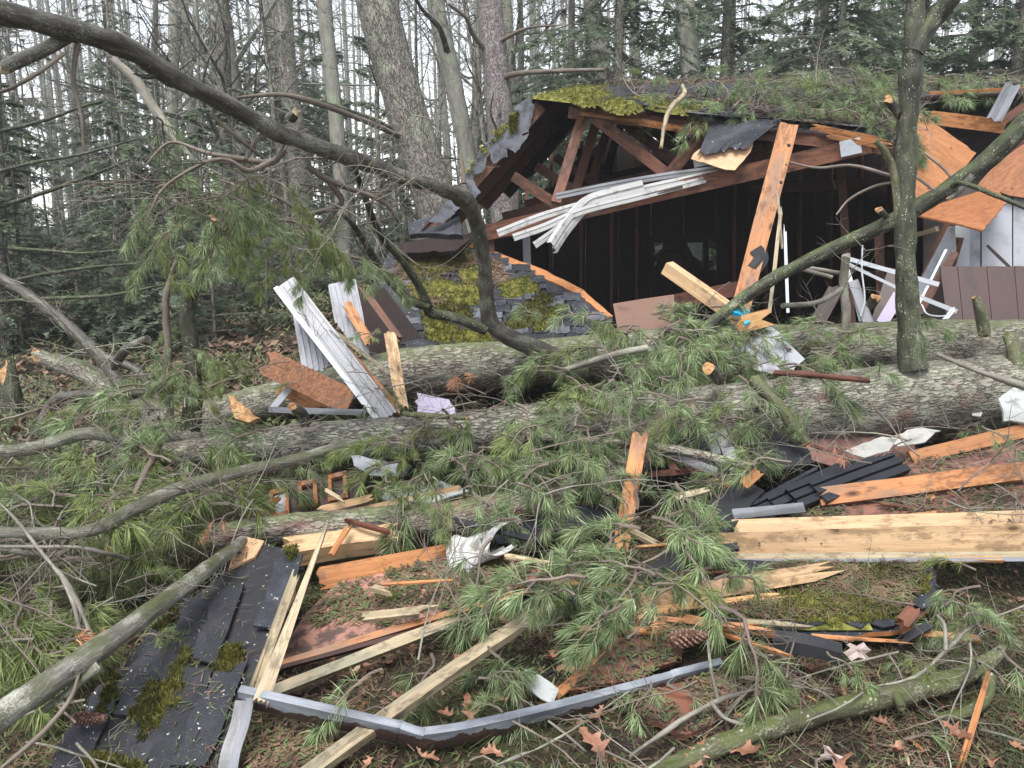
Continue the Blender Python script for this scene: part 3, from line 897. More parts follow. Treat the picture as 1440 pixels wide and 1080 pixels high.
def litter_on(parent, pl, pxpoly, n, seed, mats=('litter', 'litter_green'), ln=.05, w=.0022, h=.012, name='needle_litter'):
    rr = np.random.default_rng(seed)
    poly = pl.uv(np.array([pl.q(*p) for p in pxpoly])); lo, hi = poly.min(0), poly.max(0)
    c = rr.uniform(lo, hi, (n * 3, 2)); c = c[inside(poly, c)]
    g = vnoise(np.column_stack([c * 5, c[:, :1] * 0]), seed) + rr.normal(0, .4, len(c)) > -.1
    c = c[g][:n]
    mb = MB()
    for k in range(len(mats)):
        cc = c[k::len(mats)]; m = len(cc); th = rr.uniform(0, 6.28, m)
        dd = pl.u * np.cos(th)[:, None] + pl.v * np.sin(th)[:, None] + pl.n * rr.normal(0, .14, (m, 1)); pp = np.cross(dd, pl.n)
        b = pl.xyz(cc, h) + pl.n * rr.uniform(-.004, .012, (m, 1))
        L = ln * rr.uniform(.35, 1.3, (m, 1)); ww = w * rr.uniform(.6, 2.2, (m, 1))
        V = np.stack([b + pp * ww, b - pp * ww, b + dd * L], 1).reshape(-1, 3)
        mb.add(V, np.arange(len(V)).reshape(-1, 3), None, k)
    return tag(mb.build(name, [M[x] for x in mats], parent), kind='stuff')

shed = thing('collapsed_shed', 'collapsed wooden shed with broken trusses and a mossy torn roof', 'shed', (1.2, 8.5, .25))
RIDGE = P(840, 122, 9.8) - P(748, 138, 7.3)         # direction in which the ridge runs away from the gable
RID = nrm(RIDGE)

# left roof slope: seen from below
pk, ev = P(748, 138, 7.3), P(590, 322, 7.05)
def quad_panel(mb, a, b, c, d, t, nu=10, nv=10, sag=0.0, jag=0.0, seed=0, mat=0, botmat=None):
    """sheet between 4 corners (a-b front edge, d-c back edge), thickness t downwards, with sag and torn front edge"""
    rr = np.random.default_rng(seed)
    u, v = np.meshgrid(np.linspace(0, 1, nu), np.linspace(0, 1, nv))
    a, b, c, d = (np.asarray(x, float) for x in (a, b, c, d))
    p = ((1 - u) * (1 - v))[..., None] * a + (u * (1 - v))[..., None] * b + (u * v)[..., None] * c + ((1 - u) * v)[..., None] * d
    n = nrm(np.cross(b - a, d - a)); n = n if n[2] > 0 else -n
    p += n * (sag * np.sin(u * math.pi) * np.sin(v * math.pi))[..., None]
    q = vnoise((p * 1.7).reshape(-1, 3), seed).reshape(u.shape)
    p += n * (.03 * q)[..., None]
    if jag: p[0] += nrm(d - a) * rr.uniform(-1, .3, nu)[:, None] * jag
    bt = p - n * t
    gc = np.stack([u * np.linalg.norm(b - a), v * np.linalg.norm(d - a), 0 * u], -1)
    i, j = np.meshgrid(np.arange(nv - 1), np.arange(nu - 1), indexing='ij')
    f = np.stack([i * nu + j, i * nu + j + 1, (i + 1) * nu + j + 1, (i + 1) * nu + j], -1).reshape(-1, 4)
    mb.add(p.reshape(-1, 3), f, gc.reshape(-1, 3), mat)
    N = nu * nv
    rim = [np.arange(nu), nu - 1 + nu * np.arange(nv), N - 1 - np.arange(nu), nu * np.arange(nv)[::-1]]
    mb.add(bt.reshape(-1, 3), f[:, ::-1], gc.reshape(-1, 3), mat if botmat is None else botmat)
    for r in rim:
        e0, e1 = r[:-1], r[1:]
        V = np.vstack([p.reshape(-1, 3)[r], bt.reshape(-1, 3)[r]]); k = len(r)
        ii = np.arange(k - 1)
        mb.add(V, np.stack([ii, ii + 1, k + ii + 1, k + ii], -1), np.vstack([gc.reshape(-1, 3)[r]] * 2), mat if botmat is None else botmat)

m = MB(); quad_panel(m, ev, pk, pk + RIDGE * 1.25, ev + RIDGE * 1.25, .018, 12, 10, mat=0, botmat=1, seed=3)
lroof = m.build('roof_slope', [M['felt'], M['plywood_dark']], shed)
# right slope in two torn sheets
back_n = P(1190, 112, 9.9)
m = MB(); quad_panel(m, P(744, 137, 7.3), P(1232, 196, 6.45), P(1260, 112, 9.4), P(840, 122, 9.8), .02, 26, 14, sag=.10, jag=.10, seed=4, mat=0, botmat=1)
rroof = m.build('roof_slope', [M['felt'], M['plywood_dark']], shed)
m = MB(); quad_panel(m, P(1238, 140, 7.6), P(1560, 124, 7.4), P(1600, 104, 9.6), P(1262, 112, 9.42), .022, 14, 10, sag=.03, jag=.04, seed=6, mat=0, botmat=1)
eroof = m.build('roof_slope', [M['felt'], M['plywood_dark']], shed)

# ragged shingles hanging along the left rake
rake = Plane((748, 140, 7.24), (590, 322, 6.99), (760, 240, 7.2))
hang = [[(722, 152), (745, 136), (752, 150), (743, 186), (732, 190), (726, 172)], [(700, 186), (724, 160), (735, 192), (744, 188), (740, 196), (724, 216), (712, 208), (714, 222), (704, 222)],
        [(672, 216), (700, 184), (708, 222), (702, 226), (694, 232), (690, 226), (690, 216), (684, 222), (682, 240), (676, 232)], [(654, 250), (676, 212), (682, 238), (672, 246), (664, 246), (666, 258), (670, 268), (662, 274), (656, 262)],
        [(652, 252), (664, 254), (676, 272), (668, 280), (660, 270)], [(700, 200), (709, 212), (712, 222), (705, 224)],
        [(628, 288), (652, 258), (662, 276), (652, 290), (640, 300)], [(602, 314), (630, 282), (640, 302), (622, 316)]]
for k, pg in enumerate(hang):
    m = MB(); px_slab(m, rake, pg, .006, .01 + .004 * k, .03, .004, k)
    m.build('shingle', M['shingle_worn'], shed)
pk_pl = Plane((735, 140, 7.25), (760, 142, 7.25), (742, 170, 7.15))
moss_on(shed, rake, [(714, 165), (728, 158), (728, 185), (716, 190)], 51, .03, 900, .016, .03)
moss_on(shed, rake, [(652, 246), (690, 196), (712, 172), (716, 178), (694, 205), (660, 248)], 52, .02, 700, .015, .012)

# trusses: five webs and a bottom chord with metal gusset plates, repeated towards the back
def truss(off, mat, full=True):
    tr = thing('truss', None, None, P(940, 250, 7.0) + off); del_keys = [k for k in tr.keys()]
    tr.parent = shed; tr.location = P(940, 250, 7.0) + off - WLOC[shed.name]
    def pl_(name, A, B, w, seed, wd=None, t=.04, j0=0, j1=0):
        m = MB(); dm = (A[2] + B[2]) / 2
        plank(m, P(*A) + off, P(*B) + off, w * dm / FPX, t, CAM - P(940, 250, 7), seed=seed, jag0=j0, jag1=j1)
        m.build(name, M[wd or mat], tr)
    pl_('bottom_chord', (672, 330, 7.25), (1224, 203, 6.45), 23, 1)
    pl_('web', (819, 165, 7.2), (782, 285, 7.12), 14, 2, t=.038)
    pl_('web', (833, 163, 7.16), (944, 250, 6.98), 16, 3, t=.038)
    pl_('web', (988, 186, 6.9), (938, 250, 6.99), 17, 4, t=.038)
    pl_('web', (722, 248, 7.25), (790, 292, 7.14), 14, 5, t=.038)
    pl_('top_chord', (760, 150, 7.3), (600, 330, 7.1), 18, 6)
    pl_('top_chord', (800, 158, 7.24), (1240, 207, 6.5), 17, 7, j1=.12)
    if full:
        n = nrm(CAM - P(940, 250, 7))
        for (px, py, d, w, h, an) in ((940, 252, 6.93, 22, 20, -.2), (850, 279, 7.06, 16, 13, -.22), (1196, 207, 6.44, 30, 22, -.22), (985, 226, 6.86, 20, 16, -.22)):
            c = P(px, py, d); m = MB()
            ax = nrm(RT * math.cos(an) - UP * math.sin(an)); ay = np.cross(n, ax)
            box(m, c + n * .004, ax * w * .5 * d / FPX, ay * h * .5 * d / FPX, n * .003)
            for ix in range(-3, 4):
                for iy in range(-2, 3):
                    box(m, c + n * .0085 + ax * ix * w * .13 * d / FPX + ay * iy * h * .18 * d / FPX, ax * .0022, ay * .004, n * .002)
            m.build('gusset_plate', M['gusset'], tr)
    return tr
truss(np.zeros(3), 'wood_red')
truss(RID * .75, 'wood_brown', False)  # trusses farther in get darker wood, shade put into the colour
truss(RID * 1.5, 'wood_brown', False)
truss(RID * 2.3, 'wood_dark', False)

# interior: back wall with window opening, side walls, studs
BW = Plane((700, 480, 10.4), (1300, 470, 10.1), (1000, 230, 10.3))
def wallpart(pg, mat='wood_dark', t=.02, name='wall_board', plane=BW, h=0.0):
    m = MB(); px_slab(m, plane, pg, t, h); return m.build(name, M[mat], shed)
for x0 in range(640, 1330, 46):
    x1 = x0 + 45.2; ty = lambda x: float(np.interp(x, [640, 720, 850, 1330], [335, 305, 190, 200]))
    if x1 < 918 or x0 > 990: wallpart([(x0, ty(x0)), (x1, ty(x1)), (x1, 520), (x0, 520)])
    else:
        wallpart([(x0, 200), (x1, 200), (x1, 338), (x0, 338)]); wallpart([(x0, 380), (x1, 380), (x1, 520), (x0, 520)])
m = MB()
for pg in ([(912, 332), (996, 332), (996, 341), (912, 341)], [(912, 376), (996, 376), (996, 385), (912, 385)], [(912, 341), (920, 341), (920, 376), (912, 376)], [(988, 341), (996, 341), (996, 376), (988, 376)], [(956, 341), (961, 341), (961, 376), (956, 376)]):
    px_slab(m, BW, pg, .03, .03)
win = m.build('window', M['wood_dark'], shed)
m = MB(); px_slab(m, BW, [(932, 341), (965, 341), (974, 360), (987, 369), (987, 376), (920, 376), (924, 369), (931, 357)], .01, .012); m.build('board', M['wood_dark'], win)  # dark fill added so that only two small bright gaps stay open
for pg in ([(920.5, 347), (931, 344), (930, 356), (924, 368)], [(966, 342), (987, 342), (987, 368), (975, 360)]):
    m = MB(); px_slab(m, BW, pg, .004, .006); m.build('pane', M['glass'], win)
for x in (738, 772, 815, 858, 893, 1030, 1075, 1122, 1165, 1208, 1250):
    m = MB(); plank(m, BW.q(x, 540, .08), BW.q(x + 3, 200, .08), .04, .09, CAM - BW.o, seed=x); m.build('stud', M['wood_brown'], shed)
m = MB(); plank(m, BW.q(1050, 268, .14), BW.q(1300, 252, .14), .12, .04, CAM - BW.o, seed=3); m.build('brace', M['wood_brown'], shed)
lw0, lw1 = P(672, 500, 7.3), P(672, 330, 7.3)
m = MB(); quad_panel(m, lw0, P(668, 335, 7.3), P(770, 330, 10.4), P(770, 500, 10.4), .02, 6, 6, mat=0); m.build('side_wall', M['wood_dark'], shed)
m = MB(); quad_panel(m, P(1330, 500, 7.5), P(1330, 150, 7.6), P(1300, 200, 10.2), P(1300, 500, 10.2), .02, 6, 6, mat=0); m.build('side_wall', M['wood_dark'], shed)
for (A, B, w, mt) in (((692, 480, 7.3), (688, 318, 7.3), 13, 'wood_brown'), ((745, 470, 8.2), (740, 330, 8.2), 11, 'aluminium_dull'), ((1240, 440, 7.6), (1236, 330, 7.6), 12, 'wood_red'), ((1198, 470, 7.4), (1180, 200, 7.6), 11, 'wood_brown')):
    m = MB(); px_plank(m, A, B, w, .05, seed=int(A[0])); m.build('stud', M[mt], shed)
# torn front edge: light splinters, drooping roofing felt and plywood
for k, (A, B, w) in enumerate([((820, 160, 7.1), (930, 176, 6.95), 5), ((905, 172, 6.9), (985, 186, 6.8), 9), ((1150, 180, 6.5), (1232, 196, 6.4), 9), ((1172, 193, 6.45), (1236, 205, 6.4), 6), ((1310, 131, 7.55), (1430, 125, 7.4), 4)]):
    m = MB(); px_plank(m, A, B, w, .012, CAM - P(*A) + np.array([0, 0, -1.5]), jag0=.06, jag1=.14, k=7, seed=k); m.build('splintered_edge', M['wood_orange'], shed)
fp = Plane((985, 175, 6.75), (1100, 170, 6.7), (985, 222, 6.6))
m = MB(); px_slab(m, fp, [(972, 222), (984, 208), (1060, 196), (1056, 212), (1034, 238), (1010, 234)], .01, -.01, .05, .006, 3); m.build('broken_plywood', M['plywood_pale'], shed)
rr = np.random.default_rng(9)
m = MB(); quad_panel(m, fp.q(982, 215, .03), fp.q(1052, 205, .035), fp.q(1102, 168, .02), fp.q(1002, 170, .0), .004, 14, 8, sag=.05, jag=.05, seed=12); m.build('torn_felt', M['shingle'], shed)

# moss, shingles and fallen litter over the right slope
RP = Plane((760, 139, 7.27), (1200, 187, 6.55), (900, 121, 9.6))
moss_on(shed, RP, [(744, 139), (800, 126), (880, 123), (900, 132), (860, 140), (830, 148), (790, 144)], 60, .028, 2600, .02, .01)
moss_on(shed, RP, [(840, 150), (868, 146), (905, 158), (880, 166), (856, 162)], 61, .05, 900, .02, .02)
moss_on(shed, RP, [(880, 142), (960, 140), (1010, 158), (960, 166), (915, 158)], 62, .035, 1600, .02, .02)
moss_on(shed, RP, [(800, 142), (830, 138), (846, 148), (826, 156), (806, 150)], 63, .05, 900, .02, .02)
shingle_field(shed, RP, [(860, 150), (960, 165), (1100, 176), (1210, 186), (1200, 160), (900, 136)], ((860, 155), (1200, 187)), .14, .26, 65, .25, h=.03, mats=('shingle', 'shingle_worn'), maxn=45)
litter_on(shed, RP, [(860, 128), (1230, 116), (1245, 190), (1000, 168), (900, 150)], 16000, 66, ('litter', 'litter', 'litter_green'), ln=.12, w=.007, h=.05)
moss_on(shed, RP, [(930, 135), (1060, 128), (1100, 150), (1000, 160), (940, 152)], 64, .05, 2500, .03, .0, 'moss_dark')
moss_on(shed, RP, [(870, 124), (1000, 115), (1015, 130), (900, 136)], 68, .05, 2500, .03, .0, 'moss_dark')
litter_on(shed, RP, [(860, 126), (1240, 112), (1250, 188), (1000, 166), (900, 148)], 9000, 69, ('litter', 'twig', 'litter'), ln=.25, w=.006, h=.10)
moss_on(shed, RP, [(1060, 140), (1200, 150), (1215, 180), (1120, 172), (1050, 162)], 65, .05, 2500, .03, .0, 'moss_dark')
EP = Plane((1240, 140, 7.6), (1540, 125, 7.4), (1300, 112, 9.4))
litter_on(shed, EP, [(1245, 132), (1500, 122), (1500, 112), (1250, 114)], 4000, 67, ln=.09, w=.006, h=.05)

# right end: exposed plywood, white wall panels, dark opening
pa = Plane((1290, 160, 7.0), (1372, 216, 7.0), (1290, 290, 6.85))
pb = Plane((1292, 300, 6.6), (1412, 280, 6.9), (1380, 325, 6.3))
ply1 = MB(); px_slab(ply1, pa, [(1262, 190), (1292, 157), (1373, 215), (1345, 250), (1282, 300), (1262, 300)], .016, 0, .06, .003, 1)
tag(ply1.build('plywood_sheet', M['plywood']), 'orange plywood sheet standing tilted against the torn right end of the roof', 'plywood')
ply2 = MB(); px_slab(ply2, pb, [(1286, 302), (1325, 285), (1400, 262), (1416, 284), (1382, 324), (1352, 316)], .014, 0, .06, .003, 2)
tag(ply2.build('plywood_sheet', M['plywood_wet']), 'wet orange plywood sheet hanging flat below the diagonal limb', 'plywood')
pc = Plane((1400, 250, 7.1), (1480, 190, 7.0), (1480, 290, 6.9))
ply3 = MB(); px_slab(ply3, pc, [(1374, 262), (1400, 230), (1500, 160), (1500, 290), (1420, 275)], .014, 0, .06, .003, 3)
tag(ply3.build('plywood_sheet', M['plywood_wet']), 'brown plywood sheet leaning behind the diagonal limb at the right edge', 'plywood')
pu = Plane((1398, 262, 6.85), (1440, 200, 6.85), (1320, 240, 6.8))
for (A, B, w, mt, nm) in (((1308, 165, 7.2), (1412, 178, 7.1), 18, 'wood_orange', 'rafter'), ((1370, 240, 7.2), (1440, 195, 7.2), 16, 'wood_brown', 'rafter'), ((1395, 180, 7.3), (1440, 150, 7.3), 12, 'wood_brown', 'rafter'),
                         ((1300, 395, 7.2), (1338, 312, 7.1), 14, 'wood_red', 'stud'), ((1335, 385, 7.1), (1350, 335, 7.1), 10, 'wood_red', 'stud'), ((1290, 330, 7.3), (1318, 322, 7.1), 7, 'wood_pale', 'rafter')):
    m = MB(); px_plank(m, A, B, w, .045, seed=int(A[0])); m.build(nm, M[mt], shed)
wp = Plane((1340, 330, 7.25), (1440, 330, 7.05), (1340, 450, 7.2))
for k, (x0, x1) in enumerate(((1345, 1378.5), (1380.5, 1423), (1425, 1470), (1472, 1520))):
    m = MB(); px_slab(m, wp, [(x0, 262 if k else 305), (x1, 255 if k else 300), (x1, 470), (x0, 470)], .02, .004 * (k % 2)); m.build('wall_panel', M['wall_white'], shed)
m = MB(); px_slab(m, wp, [(1340, 315), (1362, 315), (1362, 470), (1344, 470)], .05, .05); m.build('corner_trim', M['frame_white'], shed)
m = MB(); px_slab(m, wp, [(1300, 240), (1520, 240), (1520, 500), (1300, 500)], .02, -.06); m.build('wall_backing', M['rusty_dark'], shed)
wd = Plane((1290, 390, 6.95), (1335, 330, 7.0), (1340, 390, 6.95))
m = MB(); px_slab(m, wd, [(1285, 412), (1335, 318), (1343, 318), (1345, 352), (1300, 430), (1286, 430)], .02); m.build('wall_panel', M['wall_white'], shed)
m = MB(); px_plank(m, (1388, 345, 6.98), (1420, 376, 6.95), 4, .02); m.build('batten', M['rusty_dark'], shed)
bp = Plane((1330, 380, 6.3), (1440, 378, 6.25), (1335, 460, 6.1))
for k, (a0, a1, b0, b1) in enumerate(((1322, 1346, 1334, 1356), (1346.6, 1387, 1356.6, 1396), (1387.6, 1426, 1396.6, 1434), (1426.6, 1475, 1434.6, 1480))):
    pass
bpt = thing('brown_panel', 'brown grooved panel standing upright behind the fallen trunk', 'panel', bp.q(1390, 462))
for (a0, a1, b0, b1) in ((1322, 1346, 1334, 1356), (1346.8, 1387, 1356.8, 1396), (1387.8, 1426, 1396.8, 1434), (1426.8, 1475, 1434.8, 1480)):
    m = MB(); px_slab(m, bp, [(a0, 374), (a1, 375), (b1, 470), (b0, 470)], .016); m.build('board', M['brown_panel'], bpt)
m = MB(); px_slab(m, bp, [(1324, 376), (1476, 377), (1482, 470), (1336, 470)], .006, -.018); m.build('backing', M['rusty_dark'], bpt)

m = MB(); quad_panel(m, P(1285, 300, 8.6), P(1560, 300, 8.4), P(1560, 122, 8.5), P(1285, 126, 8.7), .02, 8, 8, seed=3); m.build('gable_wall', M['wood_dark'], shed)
# silver gutter piece at the right roof end
m = MB(); sheet(m, [P(1424, 122, 7.1), P(1410, 148, 7.0), P(1397, 172, 6.95)], RT, [(-.07, .0), (-.05, .04), (.0, .012), (.03, .045), (.05, .045), (.05, 0)], .003)
tag(m.build('downpipe', M['aluminium']), 'crumpled silver gutter piece hanging from the right end of the roof', 'gutter')

# ================================================================== WHITE STRIPS, BOARDS AND OTHER WRECKAGE NEAR THE SHED
def strip(ctrl, wpx, label, mat='white_vinyl', sec=None, wd=None, name='siding_strip', cat='siding strip', group=None):
    pts = [P(*c) for c in ctrl]; d = np.mean([c[2] for c in ctrl]); w = wpx * d / FPX
    m = MB(); s = sec or [(-.5, -.35), (-.5, 0), (-.1, .04), (-.05, -.12), (.05, -.12), (.1, .04), (.5, 0), (.5, -.35)]
    sheet(m, pts, UP if wd is None else wd, [(a * w, b * w) for a, b in s], .003, n=24)
    return tag(m.build(name, M[mat]), label, cat, group)
strip([(1010, 243, 6.8), (920, 262, 6.75), (840, 282, 6.65), (765, 303, 6.5), (700, 328, 6.35)], 10, 'long white soffit strip sagging leftmost out of the broken truss')
strip([(1000, 250, 6.75), (900, 276, 6.65), (820, 296, 6.5), (765, 319, 6.4), (722, 334, 6.3)], 10, 'white soffit strip just below the leftmost long sagging one')
strip([(860, 274, 6.66), (825, 290, 6.6), (790, 318, 6.45), (752, 345, 6.33)], 9, 'narrow white strip with dark grooves under the broken truss chord')
strip([(905, 262, 6.7), (850, 276, 6.62), (826, 286, 6.58), (800, 316, 6.45), (779, 348, 6.3)], 19, 'broad bent white soffit strip hanging lowest from the truss chord')
strip([(1020, 236, 6.85), (930, 248, 6.85), (850, 262, 6.8), (782, 276, 6.8)], 9, 'grey brown vinyl strip lying across the truss webs', 'aluminium_dull')
strip([(960, 262, 6.7), (880, 284, 6.65), (810, 310, 6.6)], 4, 'thin dark strip lying beneath the white soffit strips', 'rusty_dark')

m = MB(); px_plank(m, (1109, 177, 6.25), (1040, 440, 5.75), 27, .04, w1=.135, jag0=.02, jag1=.02, seed=5, endmat=1)
st = m.build('loose_stud', [M['wood_orange'], M['wood_fresh']]); tag(st, 'long orange stud leaning diagonally in front of the dark shed opening', 'stud')
rr = np.random.default_rng(2)
n = nrm(CAM - P(1075, 300, 6))
for (px, py, s) in ((1107, 205, 5), (1104, 233, 4), (1096, 258, 6), (1082, 309, 3)):
    m = MB(); c = P(px, py, 5.9) + n * .0
    d_ = 6.25 + (py - 177) / (440 - 177) * (5.75 - 6.25); c = P(px, py, d_ - .03)
    tube(m, [c, c + RT * .012, c + RT * .03 - UP * .02], [s * .003, s * .0035, .003], 5, 5); m.build('felt_scrap', M['felt'], st)
m = MB(); pts = [P(1062, 350, 5.88), P(1070, 362, 5.86), P(1060, 378, 5.84)]
sheet(m, pts, RT, [(-.05, 0), (0, .01), (.06, 0)], .006); m.build('felt_scrap', M['felt'], st)
for k, (A, B, w, mt) in enumerate((((1098, 300, 5.9), (1082, 440, 5.75), 5, 'wood_pale'), ((1104, 330, 5.9), (1108, 440, 5.8), 4, 'frame_white'), ((1094, 280, 6.0), (1100, 350, 5.9), 3, 'wood_pale'))):
    m = MB(); px_plank(m, A, B, w, .012, seed=k, jag0=.08); tag(m.build('splinter', M[mt]), ['long pale splinter standing beside the leaning orange stud', 'thin white batten standing right of the leaning orange stud', 'short pale sliver behind the leaning orange stud'][k], 'splinter')
m = MB(); px_plank(m, (938, 376, 5.6), (1072, 470, 5.2), 17, .09, UP * .9 + FW * -.5 + RT * .2, jag1=.05, seed=8)
tag(m.build('loose_board', M['wood_fresh']), 'clean yellow two by four pointing up left out of the shed opening', 'board')
m = MB(); px_plank(m, (945, 425, 6.5), (1065, 400, 6.6), 20, .03, seed=9); tag(m.build('loose_board', M['wood_brown']), 'dark board lying inside the shed opening behind the yellow two by four', 'board')
cbp = Plane((865, 430, 6.1), (945, 420, 6.1), (870, 452, 6.0))
cb = MB(); px_slab(cb, cbp, [(862, 427), (905, 420), (948, 414), (948, 470), (870, 470)], .012)
c3 = cbp.q(905, 440); box(cb, c3 - cbp.n * .14 - UP * .03, cbp.u * .14, cbp.v * .09, cbp.n * .11)
tag(cb.build('cardboard_box', M['cardboard']), 'plain brown cardboard box at the foot of the dark opening', 'box')
# chair silhouette inside
c = P(945, 368, 9.4); ch = thing('chair', 'dark round backed chair inside the shed in front of the small window', 'chair', (c[0], c[1], .35))
m = MB(); th = np.linspace(0, math.pi, 9); tube(m, [c + RT * .2 * math.cos(t) + np.array([0, 0, .16 * math.sin(t)]) for t in th], [.03] * 9, 8, 30); 
px_slab(m, Plane((930, 360, 9.42), (960, 360, 9.42), (945, 390, 9.42)), [(928, 372), (934, 356), (945, 350), (956, 356), (962, 372), (960, 392), (930, 392)], .03); m.build('backrest', M['wood_dark'], ch)
m = MB(); box(m, c + np.array([0, -.2, -.45]), RT * .22, np.array([0, .22, 0]), UP * .02); m.build('seat', M['wood_dark'], ch)
for sx in (-1, 1):
    for sy in (-1, 1):
        m = MB(); q = c + np.array([sx * .18, -.2 + sy * .18, -.47]); tube(m, [q, [q[0], q[1], .25]], [.02, .016], 6, 3); m.build('leg', M['wood_dark'], ch)

# aluminium screen door frame, right of the opening
fr = thing('door_frame', 'twisted white aluminium screen door frame beside the mossy upright limb', 'door frame', P(1240, 440, 6.1))
for (A, B, w) in (((1186, 362, 6.2), (1320, 400, 6.0), 6), ((1190, 370, 6.15), (1262, 405, 6.05), 4), ((1262, 405, 6.05), (1345, 438, 5.95), 6), ((1186, 362, 6.2), (1204, 420, 6.1), 6), ((1204, 420, 6.1), (1212, 452, 6.05), 7), ((1340, 436, 5.95), (1318, 462, 5.9), 6), ((1330, 352, 6.1), (1292, 428, 6.0), 3)):
    m = MB(); px_plank(m, A, B, w, .03, seed=int(A[0])); m.build('frame_bar', M['frame_white'], fr)
for k, (A, B, w, mt, lb) in enumerate((((1200, 395, 6.05), (1222, 455, 5.95), 13, 'aluminium_dull', 'bent grey metal post standing in the shed opening'), ((1262, 380, 6.5), (1232, 470, 6.3), 24, 'rusty_dark', 'dark broad board standing in the opening behind the door frame'),
      ((1292, 440, 6.4), (1342, 356, 6.4), 11, 'wood_brown', 'brown stick leaning between door frame and brown panel'), ((1255, 420, 6.2), (1300, 470, 6.1), 22, 'wood_orange', 'short orange offcut behind the mossy upright limb'),
      ((1240, 455, 6.0), (1262, 418, 6.0), 16, 'lavender', 'pale grey offcut behind the mossy upright limb'), ((1150, 452, 6.3), (1176, 405, 6.3), 20, 'rusty_dark', 'dark upright board left of the bent grey metal post'))):
    m = MB(); px_plank(m, A, B, w, .02, seed=20 + k, jag1=.03); tag(m.build('offcut', M[mt]), lb, 'board')
wires = [[(1213, 345, 6), (1212, 380, 6), (1216, 420, 5.95), (1210, 445, 5.95)], [(1296, 428, 5.9), (1305, 442, 5.85), (1330, 444, 5.85), (1342, 432, 5.85)]]
for k, w in enumerate(wires):
    m = MB(); px_tube(m, [(*a, 1.1) for a in w], sides=5, n=20); tag(m.build('cable', M['frame_white']), ['thin white cable hanging beside the grey metal post', 'white cable loop lying under the door frame'][k], 'cable')
bl = Plane((1030, 432, 5.1), (1055, 432, 5.1), (1040, 450, 5.0))
m = MB(); px_slab(m, bl, [(1028, 428), (1040, 426), (1054, 438), (1055, 452), (1048, 456), (1042, 442), (1030, 438)], .03); tag(m.build('plastic_piece', M['blue_plastic']), 'bright blue plastic scrap caught by the yellow two by four', 'plastic')
wh = Plane((1040, 460, 5.15), (1130, 480, 5.0), (1050, 520, 4.9))
m = MB(); px_slab(m, wh, [(1030, 470), (1062, 450), (1100, 470), (1132, 505), (1110, 530), (1060, 520), (1030, 490)], .01, 0, .08, .008, 4); tag(m.build('white_sheet', M['wall_white']), 'grey white torn sheet half hidden under pine needles', 'sheet')
m = MB(); px_plank(m, (1044, 456, 5.0), (1075, 448, 5.05), 24, .03, jag0=.05, jag1=.05, seed=2); tag(m.build('offcut', M['wood_split']), 'torn orange wood piece beside the bright blue scrap', 'board')

# ------------------------------------------------------------------ centre: collapsed mossy roof slab
cs = thing('roof_section', 'collapsed mossy roof section lying behind the mossy back trunk', 'roof section', P(700, 470, 6.3))
CP = Plane((560, 348, 7.3), (858, 462, 6.35), (640, 500, 5.95))
cpoly = [(548, 352), (640, 334), (700, 358), (770, 384), (818, 410), (862, 445), (858, 500), (560, 520), (538, 440), (525, 400)]
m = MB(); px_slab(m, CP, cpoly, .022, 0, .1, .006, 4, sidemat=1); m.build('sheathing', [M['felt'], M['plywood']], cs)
m = MB(); px_slab(m, CP, [(640, 334), (770, 383), (820, 409), (862, 446), (855, 449), (812, 415), (764, 392), (640, 341)], .018, .012, .06, .006, 9); m.build('edge_board', M['plywood'], cs)
shingle_field(cs, CP, [(552, 362), (640, 342), (740, 380), (806, 414), (858, 452), (858, 520), (560, 520), (535, 430)], ((560, 470), (860, 475)), .10, .17, 5, .03, h=.006, mats=('shingle', 'shingle', 'shingle', 'shingle_worn'), maxn=280)
for k, (pg, mt, n_) in enumerate((([(560, 365), (600, 345), (660, 350), (670, 372), (620, 392), (590, 400), (556, 392)], 'moss_dark', 2400), ([(570, 402), (620, 394), (672, 404), (690, 424), (660, 434), (600, 428), (576, 430)], 'moss', 2200), ([(590, 440), (625, 448), (650, 468), (630, 490), (596, 480)], 'moss', 1500), ([(600, 430), (640, 425), (672, 440), (660, 462), (640, 455), (610, 450)], 'moss_dark', 1500), ([(625, 468), (690, 462), (700, 486), (640, 494)], 'moss', 1500),
                    ([(700, 400), (745, 388), (760, 410), (720, 425), (700, 420)], 'moss', 1000), ([(730, 432), (762, 410), (785, 425), (760, 455), (720, 470), (706, 460)], 'moss_dark', 1800),
                    ([(745, 460), (778, 432), (796, 430), (790, 452), (764, 470), (748, 472)], 'moss', 1500), ([(640, 380), (690, 372), (700, 396), (650, 408)], 'moss', 1000))):
    moss_on(cs, CP, pg, 80 + k, .03, n_, .018, .012, mt)
litter_on(cs, CP, [(560, 350), (690, 345), (720, 400), (600, 440), (545, 420)], 2500, 88, ('litter', 'litter'), .06, .004, .03)
# dark broken eave pieces left of it
dk = Plane((575, 312, 7.2), (640, 300, 7.2), (580, 335, 7.0))
for k, (pg, mt, nm, lb) in enumerate((([(574, 314), (620, 298), (646, 292), (650, 330), (600, 328), (575, 330)], 'shingle', 'roof_piece', 'dark shingled eave piece at the lower left end of the shed roof'), ([(560, 336), (640, 322), (660, 330), (640, 346), (560, 350)], 'wood_dark', 'roof_board', 'dark board under the lower left end of the shed roof'))):
    m = MB(); px_slab(m, dk, pg, .05, -.05 * k, .06, .008, k); tag(m.build(nm, M[mt]), lb, 'roof piece')
lp = Plane((495, 410, 6.2), (560, 410, 6.3), (520, 470, 6.0))
m = MB(); px_slab(m, lp, [(488, 400), (540, 404), (590, 470), (600, 500), (520, 500), (495, 460)], .02); tag(m.build('wall_sheet', M['wood_dark']), 'dark red brown wall sheet left of the mossy roof section', 'panel')
